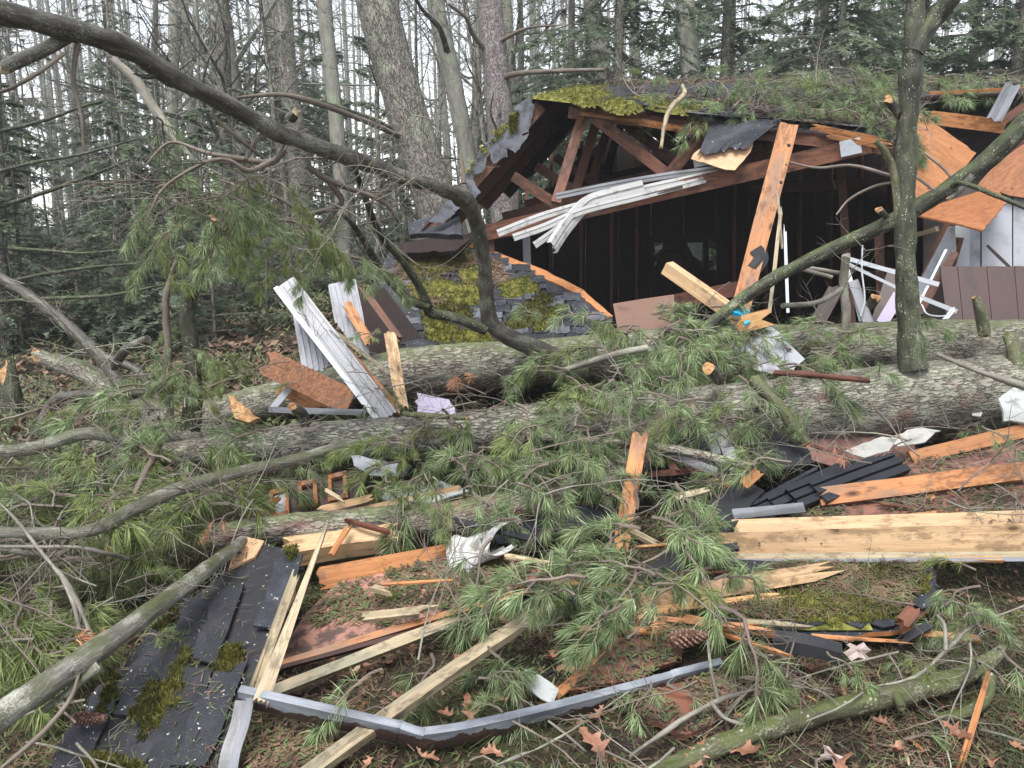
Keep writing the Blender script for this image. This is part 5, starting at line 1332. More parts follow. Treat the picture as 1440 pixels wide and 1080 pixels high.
side = [
 [(684, 464, 5.1, 8), (640, 447, 5.05, 7.5), (605, 440, 5.0, 7), (600, 425, 4.95, 6.5), (585, 395, 4.85, 6), (556, 355, 4.7, 5.5), (540, 340, 4.6, 5), (524, 305, 4.4, 4.5), (508, 262, 4.15, 4), (497, 232, 3.85, 4)],
 [(602, 432, 4.95, 6), (575, 420, 4.9, 6), (545, 392, 4.8, 5.5), (520, 352, 4.65, 5), (500, 320, 4.5, 4), (480, 300, 4.4, 3)],
 [(395, 195, 3.35, 4), (370, 190, 3.3, 4), (355, 205, 3.28, 3), (345, 225, 3.25, 3)],
 [(400, 210, 3.4, 5), (380, 228, 3.4, 4.5), (330, 222, 3.35, 4), (290, 215, 3.3, 3), (240, 200, 3.3, 2), (205, 232, 3.3, 1.4)],
 [(380, 228, 3.4, 4.5), (350, 240, 3.35, 3.5), (320, 225, 3.3, 3), (285, 230, 3.3, 2.5), (230, 265, 3.3, 2), (206, 310, 3.3, 1.2)],
 [(430, 232, 3.5, 4.5), (460, 252, 3.6, 4.5), (500, 268, 3.7, 4), (540, 285, 3.8, 3), (560, 310, 3.9, 2)],
 [(460, 252, 3.6, 4), (480, 285, 3.7, 4), (440, 300, 3.7, 3.5), (425, 300, 3.65, 3), (395, 280, 3.6, 2.6), (345, 262, 3.55, 2)],
 [(480, 285, 3.7, 4), (450, 318, 3.75, 3), (400, 310, 3.7, 2.4), (330, 312, 3.65, 1.6)],
 [(110, 62, 2.62, 4), (105, 85, 2.62, 3.6), (104, 120, 2.62, 3.2), (115, 165, 2.62, 2.6), (118, 210, 2.62, 1.6)],
 [(310, 140, 3.1, 3), (300, 160, 3.1, 3), (330, 190, 3.15, 3), (370, 222, 3.3, 2.5)],
 [(90, 75, 2.55, 3), (60, 98, 2.5, 3), (20, 122, 2.48, 2.6), (-20, 135, 2.45, 2)],
 [(652, 258, 4.5, 4), (650, 235, 4.5, 3.4), (648, 215, 4.5, 2)],
]
for k, ct in enumerate(side): part_tube(T1, 'branch', ct, 'bark_dark' if k < 2 else 'twig', 8, 30, lump=.15, seed=20 + k)

T2 = fallen('front_fallen_pine', 'big grey fallen pine trunk running across the middle of the wreck', (900, 590, 4.7))
part_tube(T2, 'trunk', [(1570, 536, 4.8, 51), (1440, 548, 4.7, 51), (1350, 555, 4.7, 51), (1280, 560, 4.7, 51), (1180, 571, 4.7, 49), (1080, 580, 4.7, 46), (980, 586, 4.7, 42), (860, 592, 4.7, 33), (740, 602, 4.65, 31), (620, 613, 4.6, 30), (500, 619, 4.55, 29), (420, 622, 4.5, 27), (330, 632, 4.45, 24), (220, 640, 4.4, 15)], 'bark_trunk', 44, 210, lump=.09, fine=.007, seed=5, jag=.08)
m = MB(); px_slab(m, Plane((330, 590, 4.4), (365, 590, 4.4), (345, 560, 4.45)), [(320, 556), (334, 565), (352, 575), (366, 588), (350, 594), (330, 588), (324, 572)], .05, 0, .03, .008, 3); m.build('torn_wood', M['wood_split'], T2)
part_tube(T2, 'limb', [(1285, 520, 4.55, 19.1), (1280, 490, 4.55, 16.8), (1277, 440, 4.55, 15.3), (1274, 380, 4.52, 14.2), (1272, 310, 4.50, 13.7), (1274, 240, 4.50, 13.7), (1276, 170, 4.48, 13.7), (1282, 100, 4.45, 14.5), (1286, 60, 4.42, 13.7), (1288, 0, 4.40, 12.2), (1290, -120, 4.30, 10.7), (1292, -260, 4.20, 8.4)], 'bark_dark', 22, 130, lump=.12, fine=.004, seed=8, knots=((.62, .015, .18), (.77, .02, .12)))
part_tube(T2, 'limb', [(1284, 75, 4.42, 15), (1300, 45, 4.4, 13), (1318, 22, 4.38, 12), (1345, -10, 4.3, 11), (1400, -90, 4.2, 9)], 'bark_dark', 14, 30, lump=.12, fine=.003, seed=9)
part_tube(T2, 'limb', [(985, 475, 5.1, 8.2), (1000, 455, 5.1, 7.8), (1045, 420, 5.08, 8.2), (1100, 385, 5.05, 9.0), (1170, 350, 5.0, 9.7), (1240, 318, 4.95, 10.8), (1310, 280, 4.88, 12.0), (1370, 240, 4.8, 12.7), (1420, 195, 4.7, 13.8), (1480, 130, 4.6, 14.2), (1560, 30, 4.4, 15.0)], 'bark_dark', 18, 110, lump=.11, fine=.004, seed=10)
for k, ct in enumerate(([(1262, 160, 4.47, 5), (1256, 150, 4.45, 6), (1250, 142, 4.42, 6)], [(1062, 535, 4.4, 9), (1085, 560, 4.32, 9.5), (1108, 588, 4.28, 9), (1132, 622, 4.25, 8)], [(1385, 470, 5.1, 8), (1379, 440, 5.1, 8), (1373, 420, 5.1, 6)], [(1432, 520, 4.55, 11), (1427, 495, 4.6, 10), (1421, 474, 4.7, 9)],
     [(1012, 535, 4.5, 8), (1004, 525, 4.45, 9), (997, 519, 4.38, 8.5)], [(1225, 430, 4.9, 7), (1230, 420, 4.85, 7)], [(1245, 303, 4.9, 4), (1238, 296, 4.85, 5)], [(1365, 250, 4.75, 5), (1350, 268, 4.7, 4), (1336, 278, 4.68, 3)], [(430, 595, 4.35, 8), (424, 580, 4.3, 7), (412, 572, 4.2, 7)])):
    part_tube(T2, 'stub', ct, 'bark_mossy' if k in (1, 2, 3) else 'bark_limb', 10, 14, jag=.03, seed=30 + k, lump=.12)
part_tube(T2, 'branch', [(1340, 262, 4.72, 4), (1355, 258, 4.6, 3.6), (1400, 275, 4.5, 3.4), (1460, 300, 4.4, 3)], 'bark_dark', 7, 20, lump=.1)
part_tube(T2, 'branch', [(1262, 250, 4.5, 3), (1200, 233, 4.6, 2.6), (1150, 236, 4.7, 2), (1110, 228, 4.8, 1.4)], 'twig', 6, 20)
part_tube(T2, 'branch', [(1262, 256, 4.5, 2.6), (1230, 262, 4.6, 2.2), (1195, 280, 4.7, 1.8), (1176, 302, 4.7, 1.2)], 'twig', 6, 20)
part_tube(T2, 'branch', [(1265, 330, 4.5, 5), (1258, 250, 4.46, 5.5), (1245, 215, 4.42, 5), (1232, 198, 4.4, 4)], 'bark_mossy', 8, 20, lump=.1)
for ct in ([(1300, 215, 5.2, 2), (1330, 240, 5.1, 2), (1350, 268, 4.95, 2.4)], [(1290, 250, 5.2, 2), (1320, 272, 5.0, 2)]): part_tube(T2, 'branch', ct, 'twig', 6, 16)

T3 = fallen('forked_log', 'reddish barked forked log lying below the big front trunk', (560, 740, 3.9), 'log')
part_tube(T3, 'trunk', [(160, 782, 3.45, 14), (215, 768, 3.5, 17), (290, 756, 3.55, 18), (350, 747, 3.6, 18), (450, 739, 3.65, 20), (560, 733, 3.75, 22), (640, 728, 3.8, 22), (720, 711, 3.9, 22), (790, 692, 4.0, 22), (850, 672, 4.1, 22), (900, 640, 4.25, 22), (945, 600, 4.45, 22), (975, 585, 4.55, 22)], 'bark_log_red', 32, 170, lump=.09, fine=.006, seed=12, jag=.05)

def loose_log(label, ctrl, mat, sides=16, n=60, cat='branch', name='fallen_branch', lump=.10, fine=.003, seed=0, subs=(), jag=.03):
    b = ctrl[len(ctrl) // 2]
    t = thing(name, label, cat, P(*b[:3]))
    part_tube(t, 'stem', ctrl, mat, sides, n, lump=lump, fine=fine, seed=seed, jag=jag)
    for k, s in enumerate(subs): part_tube(t, 'side_branch', s, mat if mat != 'bark_log' else 'twig', 7, 18, lump=.12, seed=seed + k)
    return t
B4 = loose_log('long grey branch slanting across the lower left foreground', [(-60, 1052, 2.1, 21.1), (0, 1008, 2.2, 19.0), (70, 960, 2.32, 17.7), (140, 912, 2.45, 16.3), (200, 868, 2.6, 14.3), (270, 816, 2.85, 11.6), (320, 778, 3.1, 8.8), (340, 762, 3.25, 7.5)], 'bark_pale', 22, 90, seed=3,
   subs=([(140, 935, 2.4, 8), (100, 970, 2.36, 6), (60, 1000, 2.32, 5)],))
B5 = loose_log('mossy green branch lying on the ground at the lower right', [(880, 1110, 2.3, 14.2), (960, 1072, 2.34, 13.6), (1050, 1034, 2.4, 14.2), (1130, 1010, 2.48, 13.6), (1220, 985, 2.55, 14.2), (1300, 968, 2.6, 13.6), (1360, 948, 2.68, 12.4), (1402, 920, 2.76, 8.3), (1420, 900, 2.82, 4.2)], 'bark_mossy', 24, 90, seed=4, lump=.13, fine=.004,
   subs=([(1392, 950, 2.66, 9), (1384, 985, 2.6, 9), (1350, 1005, 2.56, 9), (1320, 1008, 2.54, 5)], [(1260, 978, 2.55, 9), (1268, 996, 2.5, 6)]))
B6 = loose_log('long curved grey branch swinging from the left edge up to the middle trunk', [(-60, 752, 2.95, 8.1), (0, 748, 3.00, 8.1), (70, 750, 3.05, 8.6), (130, 745, 3.10, 9.0), (175, 722, 3.25, 9.0), (230, 697, 3.40, 9.5), (262, 684, 3.45, 9.9), (330, 665, 3.60, 8.6), (400, 650, 3.75, 8.1), (450, 636, 3.85, 7.2), (500, 624, 3.95, 6.3)], 'bark_pale', 14, 90, seed=6, subs=([(120, 748, 3.35, 5), (80, 780, 3.2, 4), (0, 772, 3.1, 4), (-40, 770, 3.1, 3)],))
loose_log('grey branch reaching in level from the left edge', [(-60, 640, 3.9, 9), (0, 635, 3.9, 9), (50, 629, 3.9, 9), (110, 611, 3.95, 9), (140, 612, 4.0, 8), (180, 626, 4.1, 6)], 'bark_pale', 12, 50, seed=7)
loose_log('dark grey limb slanting down from the left edge to the back logs', [(-40, 360, 5.6, 6.8), (0, 390, 5.6, 7.1), (50, 422, 5.6, 7.5), (100, 462, 5.6, 8.2), (140, 500, 5.6, 8.6), (170, 540, 5.6, 9.8), (220, 600, 5.5, 11.2)], 'bark_limb', 14, 60, seed=8, subs=([(160, 515, 5.5, 7), (180, 490, 5.3, 7), (208, 477, 5.2, 6)], [(140, 500, 5.6, 6), (190, 520, 5.6, 6), (215, 550, 5.6, 7)]))
loose_log('dark curved branch hooked over the back logs at left', [(55, 605, 4.6, 6), (66, 578, 4.6, 7), (85, 560, 4.6, 7), (130, 556, 4.65, 7), (180, 556, 4.7, 7), (208, 548, 4.75, 5)], 'bark_limb', 10, 40, seed=9)
loose_log('upright dark mossy stem hung with needles left of the silver door', [(268, 600, 4.7, 14), (272, 560, 4.7, 13), (270, 500, 4.7, 11.5), (264, 440, 4.65, 11), (272, 400, 4.6, 11), (290, 345, 4.5, 10), (300, 310, 4.4, 9)], 'bark_dark', 12, 50, seed=10)
loose_log('thin crooked stem standing left of the dark mossy stem', [(240, 600, 4.7, 5), (238, 540, 4.7, 5), (236, 480, 4.65, 5), (233, 420, 4.6, 5), (242, 390, 4.6, 5), (252, 362, 4.5, 5)], 'twig', 8, 50, seed=11)
loose_log('broken mossy log with a torn orange end at far left', [(60, 503, 5.9, 9), (85, 512, 5.9, 12), (120, 524, 5.8, 15), (180, 560, 5.7, 18), (260, 600, 5.6, 20)], 'bark_log', 18, 40, cat='log', name='broken_log', seed=12, jag=.12)
loose_log('torn short stump with splintered top at the left edge', [(18, 580, 5.6, 15), (16, 555, 5.6, 14), (14, 540, 5.6, 12)], 'bark_dark', 14, 14, cat='stump', name='stump', seed=13, jag=.2)
loose_log('mossy log lying low behind the broken logs at left', [(90, 640, 5.0, 14), (180, 616, 5.1, 17), (260, 612, 5.1, 18), (330, 620, 5.0, 18)], 'bark_log', 18, 40, cat='log', name='broken_log', seed=14, jag=.08)
loose_log('grey dead limb hanging behind the overhanging limb', [(160, 85, 4.6, 6), (190, 112, 4.6, 7), (215, 150, 4.6, 7), (240, 185, 4.6, 6), (262, 215, 4.6, 4)], 'twig_grey', 9, 30, seed=15)
loose_log('broken bare stick leaning on the mossy roof of the shed', [(960, 120, 6.40, 1.8), (962, 132, 6.30, 3.6), (945, 150, 6.20, 3.6), (936, 170, 6.15, 3.0), (930, 205, 6.10, 2.4)], 'wood_pale', 9, 30, seed=16, name='stick', cat='stick')
loose_log('scaly brown branch lying behind the orange stake', [(740, 610, 4.45, 5), (800, 618, 4.35, 6), (870, 622, 4.2, 6), (960, 634, 4.1, 6), (1020, 648, 4.0, 6), (1052, 655, 3.95, 6)], 'bark_log_red', 10, 50, seed=17)
loose_log('peeled brown stick lying on top of the front trunk', [(1090, 524, 4.25, 4), (1150, 528, 4.25, 5), (1218, 535, 4.25, 4)], 'wood_brown', 8, 20, seed=18, name='stick', cat='stick')
loose_log('pale twig lying across the right part of the front trunk', [(1322, 500, 4.2, 3), (1370, 520, 4.15, 4), (1410, 533, 4.1, 5), (1460, 550, 4.1, 6)], 'twig_grey', 8, 24, seed=19, name='stick', cat='stick')
loose_log('stripped pale stick under the pine boughs right of the soffit piece', [(714, 783, 3.35, 5), (745, 788, 3.3, 5), (785, 795, 3.25, 4)], 'twig_pale', 8, 16, seed=20, name='stick', cat='stick')
loose_log('short mossy stick lying between the two mossy trunks', [(570, 582, 4.45, 4), (610, 585, 4.4, 4.5), (655, 588, 4.4, 3)], 'bark_mossy', 8, 16, seed=21, name='stick', cat='stick')
loose_log('brown dead branch arching over the left trees', [(560, 190, 8.0, 4), (500, 165, 7.5, 4), (430, 140, 7.0, 4), (390, 133, 6.8, 3), (336, 137, 6.5, 2)], 'twig', 8, 30, seed=22)
loose_log('bare grey stick crossing the pine boughs behind the front trunk', [(795, 520, 4.9, 4), (860, 500, 4.85, 5), (905, 490, 4.85, 5)], 'twig_grey', 8, 20, seed=23, name='stick', cat='stick')
loose_log('crooked grey branch standing in the shed opening', [(1185, 480, 5.4, 5), (1190, 440, 5.4, 6), (1186, 400, 5.4, 6), (1190, 360, 5.3, 6)], 'twig_grey', 9, 24, seed=24, subs=([(1186, 405, 5.4, 4), (1150, 425, 5.3, 4), (1100, 430, 5.2, 4)], [(1188, 385, 5.4, 3), (1120, 375, 5.3, 3), (1170, 390, 5.3, 3)]))

loose_log('pale curved twig arching down across the left foreground', [(-20, 690, 2.90, 2.0), (20, 728, 2.85, 2.3), (58, 776, 2.80, 2.6), (88, 812, 2.75, 2.7), (108, 845, 2.70, 3.0), (128, 892, 2.65, 3.4)], 'twig_grey', 8, 30, seed=30, name='stick', cat='stick', subs=([(88, 812, 2.75, 3.6), (104, 850, 2.7, 3.4), (112, 886, 2.68, 3)],))
loose_log('bare grey branch lying level below the curved branch at left', [(-20, 768, 3.00, 2.7), (50, 769, 3.00, 2.9), (110, 770, 3.05, 3.0), (150, 778, 3.10, 3.1), (175, 785, 3.20, 3.4)], 'twig_grey', 8, 30, seed=31, name='stick', cat='stick')
loose_log('thin dark stick propped between the middle trunk and the left boughs', [(182, 712, 3.6, 3), (204, 664, 3.8, 4), (222, 632, 4.0, 4), (234, 600, 4.2, 4)], 'twig', 8, 24, seed=32, name='stick', cat='stick')
loose_log('curved dead twig rising from the lower left corner', [(-10, 1090, 2.10, 3.4), (60, 1030, 2.20, 3.4), (100, 980, 2.30, 2.7), (115, 930, 2.40, 2.7)], 'twig', 8, 24, seed=33, name='stick', cat='stick')
loose_log('long thin twig lying over the bent metal strip', [(700, 1075, 2.28, 1.4), (770, 1046, 2.32, 1.6), (830, 1010, 2.38, 1.6), (880, 975, 2.45, 1.4)], 'twig_grey', 6, 24, seed=34, name='stick', cat='stick')
loose_log('bare grey twig branching beside the right end of the metal strip', [(890, 1060, 2.30, 2.7), (960, 1012, 2.42, 3.4), (1010, 985, 2.50, 3.4), (1060, 970, 2.55, 2.7)], 'twig_grey', 8, 24, seed=35, name='stick', cat='stick', subs=([(1000, 988, 2.48, 3.5), (1020, 1010, 2.45, 3), (1050, 1020, 2.42, 3)], [(1010, 985, 2.5, 3), (1000, 940, 2.55, 2.5), (995, 900, 2.6, 2)]))
loose_log('grey forked twig lying above the mossy branch at lower right', [(1230, 968, 2.60, 2.7), (1290, 950, 2.62, 2.7), (1330, 915, 2.70, 2.7), (1370, 880, 2.80, 2.0), (1440, 852, 2.90, 1.4)], 'twig_grey', 8, 24, seed=36, name='stick', cat='stick', subs=([(1330, 915, 2.7, 3), (1328, 880, 2.75, 3), (1318, 865, 2.78, 2)],))

# ------------------------------------------------------------------ pine boughs
def needle_tuft(acc, base, axis, n, L, rr, lo=.10, hi=.86, droop=.25, back=.06):
    axis = nrm(axis)
    a = nrm(np.cross(axis, [.3, .2, 1])); b = np.cross(axis, a)
    az = rr.uniform(0, 6.283, n); th = lo + (hi - lo) * rr.uniform(0, 1, n) ** .8
    D = np.cos(th)[:, None] * axis + np.sin(th)[:, None] * (np.cos(az)[:, None] * a + np.sin(az)[:, None] * b)
    B = base - axis * (back * rr.uniform(0, 1, n))[:, None] * (th / hi)[:, None]
    l = (L * rr.uniform(.7, 1.1, n))[:, None]
    mid = B + D * l * .5
    D2 = D + np.array([0, 0, -1.0]) * droop + rr.normal(0, .07, (n, 3))
    D2 /= np.linalg.norm(D2, axis=1)[:, None]
    tip = mid + D2 * l * .5
    w = np.cross(D, rr.normal(0, 1, (n, 3))); w /= np.linalg.norm(w, axis=1)[:, None] + 1e-9
    acc.append(np.stack([B + w * .0011, B - w * .0011, mid - w * .0016, mid + w * .0016, tip], 1))

def flush(mb, acc, mat):
    V = np.concatenate(acc); N = len(V); o = np.arange(N)[:, None] * 5
    v = V.reshape(-1, 3); n0 = mb.n
    mb.add(v, o + np.array([[0, 1, 2, 3]]), None, mat)
    mb.f.append(o + np.array([[3, 2, 4]]) + n0); mb.m.append(np.full(N, mat))

def bough_mesh(seed, L, nside, droop, ntuft=48, needle=.112, hang=.0, mats=('twig', 'needle')):
    rr = np.random.default_rng(seed); mb = MB(); acc = []
    s = np.linspace(0, 1, 7)
    side = np.cumsum(rr.normal(0, .05, 7)) * L
    main = np.stack([L * s * (1 - .25 * hang), side, L * (.18 * s - droop * s ** 2) - hang * L * s ** 1.5], -1)
    tube(mb, main, .0075 * (1.1 - .75 * s), 5, 12, caps=False)
    for k in range(nside):
        f = .22 + .78 * (k + rr.uniform(0, .8)) / nside
        b = np.array([np.interp(f, s, main[:, q]) for q in range(3)])
        tl = L * rr.uniform(.18, .42) * (1.2 - .7 * f)
        sd = 1 if k % 2 else -1
        d = nrm([rr.uniform(.4, 1), sd * rr.uniform(.4, 1), rr.uniform(-.3, .35) - .5 * hang])
        e1 = b + d * tl * .55; e2 = e1 + nrm(d + np.array([.25, 0, .1 - droop * .7 - hang])) * tl * .5
        tube(mb, [b, e1, e2], [.0042, .0035, .0025], 4, 5, caps=False)
        ax = nrm(e2 - e1) + np.array([0, 0, -.40 - .6 * hang])
        needle_tuft(acc, e2, ax, ntuft, needle * rr.uniform(.85, 1.15), rr, droop=.25 + .35 * hang)
        if rr.uniform() < .6: needle_tuft(acc, e1, nrm(e2 - b), ntuft // 2, needle * .9, rr, .4, 1.2)
    needle_tuft(acc, main[-1], nrm(main[-1] - main[-2]) + np.array([0, 0, -.2]), int(ntuft * 1.2), needle, rr)
    flush(mb, acc, 1)
    return mb.mesh('pine_bough', [M[m] for m in mats], False, (0, 0, 0))[0]

BO = [bough_mesh(400 + i, .34 + .05 * (i % 3), 4 + i % 3, .22 + .07 * (i % 3), 34 + 8 * (i % 3), .10 + .01 * (i % 3), .15 + .2 * (i % 3), ('twig', ('needle_pale', 'needle_pale', 'needle', 'needle_warm', 'needle_pale', 'needle', 'needle_pale', 'needle_pale')[i])) for i in range(8)]
DB = [bough_mesh(409, .3, 3, .3, 16, .09, .3, ('twig', 'needle_dead'))]
BOW = [bough_mesh(420 + i, .38, 6, .25, hang=.15, mats=('twig', 'needle_warm')) for i in range(3)]
HG = [bough_mesh(440 + i, .5, 8, .15, 55, .11, .8, mats=('twig', ('needle', 'needle_pale', 'needle_warm')[i])) for i in range(3)]
DEAD = bough_mesh(460, .2, 2, .2, 60, .09, mats=('twig', 'needle_dead'))

def bare_spray(seed, L, nb=9):
    rr = np.random.default_rng(seed); mb = MB()
    def br(p, d, l, r, lev):
        q = [p]; n = 5; cv = rr.normal(0, .18, 3)
        for i in range(n):
            d = nrm(d + cv * .5 + rr.normal(0, .14, 3)); q.append(q[-1] + d * l / n)
        tube(mb, q, r * np.linspace(1, .35, n + 1), 5 if lev == 0 else 4, 9, caps=False)
        if lev < 2:
            for k in range(nb if lev == 0 else 3):
                f = rr.uniform(.15, 1); b = q[min(n, int(f * n + .5))]
                br(b, nrm(d + rr.normal(0, .8, 3)), l * rr.uniform(.25, .55), r * .5, lev + 1)
    br(np.zeros(3), nrm([1, 0, .15]), L, .006, 0)
    return mb.mesh('twig_spray', M['twig'] if seed % 2 else M['twig_grey'], True, (0, 0, 0))[0]
SPR = [bare_spray(500 + i, .75) for i in range(5)]

DPY = ([380, 450, 500, 560, 620, 700, 760, 850, 950, 1050], [5.3, 5.1, 4.9, 4.35, 4.15, 3.65, 3.3, 2.85, 2.6, 2.35])
BDENS = .62
RBD = None
def depth_of(py): return float(np.interp(py, *DPY))
def scatter(parent, lib, cx, cy, sx, sy, n, seed, dd=0.0, sc=(.8, 1.15), rz=None, tilt=.35, name='pine_bough', d=None):
    rr = np.random.default_rng(seed)
    if lib in (BO, BOW): n = max(1, int(round(n * (BDENS if parent is not RBD else .8))))
    if lib is SPR: n = max(1, int(round(n * .7)))
    for k in range(n):
        px, py = cx + rr.uniform(-1, 1) * sx, cy + rr.uniform(-1, 1) * sy
        dep = (depth_of(py) if d is None else d) + dd + rr.uniform(-.12, .12)
        q = P(px, py, dep); g = float(gheight(q[0], q[1])) + .03
        if q[2] < g: q[2] = g
        a = rr.uniform(0, 6.283) if rz is None else math.radians(rz) + rr.normal(0, .7)
        link(name, lib[int(rr.integers(len(lib)))], q, parent, (rr.normal(0, tilt), rr.normal(0, tilt * .7), a), rr.uniform(*sc))

# on the back trunk, by the opening and the blue scrap
scatter(T1, BO, 890, 510, 100, 55, 36, 1); scatter(T1, BO, 960, 460, 70, 30, 20, 2); scatter(T1, BO, 830, 470, 60, 30, 8, 3)
scatter(T1, BO, 1060, 485, 60, 40, 22, 4); scatter(T1, BO, 1140, 490, 80, 35, 24, 5, sc=(.7, 1.0)); scatter(T1, BO, 1230, 465, 70, 20, 5, 6, sc=(.6, .9))
# on the front trunk
scatter(T2, BO, 1050, 545, 70, 45, 24, 7); scatter(T2, BO, 840, 560, 90, 40, 14, 8); scatter(T2, BO, 680, 580, 60, 30, 5, 9); scatter(T2, BO, 610, 660, 70, 25, 10, 10)
scatter(T2, BO, 740, 630, 90, 50, 14, 11); scatter(T2, BO, 1080, 620, 40, 40, 5, 12, -.1); scatter(T2, BO, 1350, 580, 40, 20, 4, 13, sc=(.5, .8)); scatter(T2, BO, 390, 630, 50, 15, 3, 14, sc=(.5, .8))
# over the reddish log and the centre foreground
scatter(T3, HG, 680, 660, 120, 30, 10, 15, -.15, sc=(.6, .9)); scatter(T3, BO, 720, 745, 50, 30, 4, 16, -.1); scatter(T3, BO, 850, 690, 50, 40, 7, 17)
scatter(T3, BO, 950, 710, 50, 40, 9, 18, -.1); scatter(T3, BO, 925, 780, 50, 50, 9, 19, -.15, (.7, 1)); scatter(T3, BO, 845, 820, 50, 50, 10, 20, -.15, (.7, 1)); scatter(T3, HG, 860, 800, 60, 40, 5, 21, -.1, sc=(.6, .8))
scatter(T3, BO, 760, 830, 40, 40, 5, 22, -.1, sc=(.6, .9)); scatter(T3, BO, 990, 800, 30, 60, 7, 23, -.15, sc=(.7, 1))
scatter(T2, HG, 640, 610, 110, 30, 9, 150, -.1, sc=(.5, .75), name='hanging_bough'); scatter(T2, HG, 820, 610, 80, 30, 6, 151, -.1, sc=(.5, .75), name='hanging_bough'); scatter(T2, HG, 1090, 560, 70, 30, 7, 152, -.1, sc=(.45, .65), name='hanging_bough'); scatter(T3, HG, 560, 670, 60, 20, 5, 153, -.1, sc=(.45, .65), name='hanging_bough'); scatter(T3, HG, 790, 770, 60, 20, 4, 154, -.1, sc=(.5, .7), name='hanging_bough')
# hanging from the overhanging limb
for (cx, cy, sx, sy, n_, dpt, sd) in ((270, 280, 50, 30, 9, 3.4, 24), (300, 320, 60, 30, 8, 3.7, 25), (370, 330, 50, 30, 8, 3.8, 26), (440, 340, 50, 30, 9, 4.0, 27), (470, 365, 30, 20, 4, 4.3, 28), (225, 190, 12, 30, 2, 3.3, 29), (345, 290, 40, 20, 5, 3.6, 31)):
    scatter(T1, HG, cx, cy - 25, sx * 1.1, sy * 1.2, max(1, int(n_ * .85)), sd, d=dpt, sc=(.48, .76), name='hanging_bough')
UL = thing('pine_debris', 'heap of torn pine boughs and twigs piled over the left foreground', 'pine boughs', P(120, 720, 3.6))
scatter(UL, BO, 90, 690, 130, 40, 14, 40); scatter(UL, BOW, 25, 815, 75, 50, 24, 41, .15); scatter(UL, BOW, 150, 800, 50, 20, 5, 141, .25, (.5, .8)); scatter(UL, BOW, 240, 690, 110, 30, 14, 42); scatter(UL, BO, 270, 650, 80, 30, 10, 43); scatter(UL, BOW, 300, 690, 60, 25, 8, 44)
scatter(UL, BO, 150, 600, 130, 40, 20, 45); scatter(UL, BOW, 40, 740, 60, 30, 10, 46); scatter(UL, BOW, 0, 890, 40, 25, 6, 47, .05, (.6, .8)); scatter(UL, BO, -10, 1050, 25, 20, 2, 48, 0, (.5, .7)); scatter(UL, BO, 220, 540, 60, 40, 8, 49)
scatter(UL, HG, 250, 480, 18, 60, 7, 50, d=4.6, sc=(.4, .6), name='hanging_bough'); scatter(UL, HG, 275, 520, 20, 40, 5, 51, d=4.6, sc=(.4, .6), name='hanging_bough'); scatter(UL, BOW, 196, 895, 8, 8, 1, 52, .0, (.4, .5))
scatter(UL, BO, 330, 590, 60, 20, 6, 54); scatter(UL, BO, 470, 540, 60, 40, 5, 55, .2, (.4, .6)); scatter(UL, BO, 520, 480, 30, 20, 3, 56, .2, (.4, .6))
scatter(UL, BO, 30, 620, 60, 50, 8, 57); scatter(UL, BOW, 10, 900, 30, 40, 4, 58, .05, (.6, .8))
GB = thing('ground_boughs', 'torn green pine boughs lying scattered on the ground at lower right', 'pine boughs', P(1060, 960, 2.6))
for k, (cx, cy, sx, sy, n_) in enumerate(((1060, 940, 50, 35, 7), (1120, 990, 40, 25, 4), (1400, 900, 50, 30, 7), (1330, 860, 30, 20, 3), (900, 950, 40, 25, 4), (640, 940, 60, 30, 5), (700, 960, 50, 30, 4), (680, 1000, 50, 20, 3), (1170, 900, 30, 20, 2), (1220, 1075, 60, 15, 3), (520, 960, 40, 20, 2), (1290, 930, 40, 15, 3), (600, 1060, 60, 15, 2), (1385, 820, 30, 20, 4), (800, 1060, 60, 20, 2))):
    scatter(GB, BO, cx, cy, sx, sy, n_, 70 + k, 0, (.45, .75), tilt=.2)
RBD = thing('roof_debris', 'fallen conifer boughs and sticks heaped on the shed roof', 'pine boughs', P(1150, 130, 7.6))
for k, (cx, cy, sx, sy, n_, d_) in enumerate(((1010, 128, 50, 14, 12, 7.6), (1100, 130, 60, 18, 22, 7.6), (1190, 140, 50, 22, 24, 7.3), (1230, 170, 30, 16, 9, 6.7), (1350, 112, 90, 8, 18, 7.8), (960, 145, 60, 10, 8, 7.0), (1120, 160, 60, 10, 8, 6.9), (900, 118, 40, 8, 5, 8.4), (1180, 105, 90, 10, 20, 8.6))):
    scatter(RBD, BO, cx, cy, sx, sy, int(n_ * 1.5), 90 + k, 0, (.7, 1.15), d=d_)
    scatter(RBD, SPR, cx, cy, sx, sy, max(2, n_ // 3), 190 + k, 0, (.7, 1.4), d=d_ - .1, name='twig_spray', tilt=.2)
o = link('dead_bough', DEAD, P(673, 530, 4.9), None, (.2, .3, 2.5), 1.0); tag(o, 'rusty dead needle tuft on the mossy back trunk', 'dead bough')
o = link('dead_bough', DEAD, P(88, 905, 2.5), None, (.2, .3, 1.0), .8); tag(o, 'rusty dead needle tuft in the left foreground', 'dead bough')
for k, (cx, cy) in enumerate(((1180, 640), (560, 1010), (860, 900), (330, 720), (130, 610))): scatter(T3 if k < 4 else UL, DB, cx, cy, 20, 20, 1, 800 + k, 0, (.5, .8), name='dead_bough')
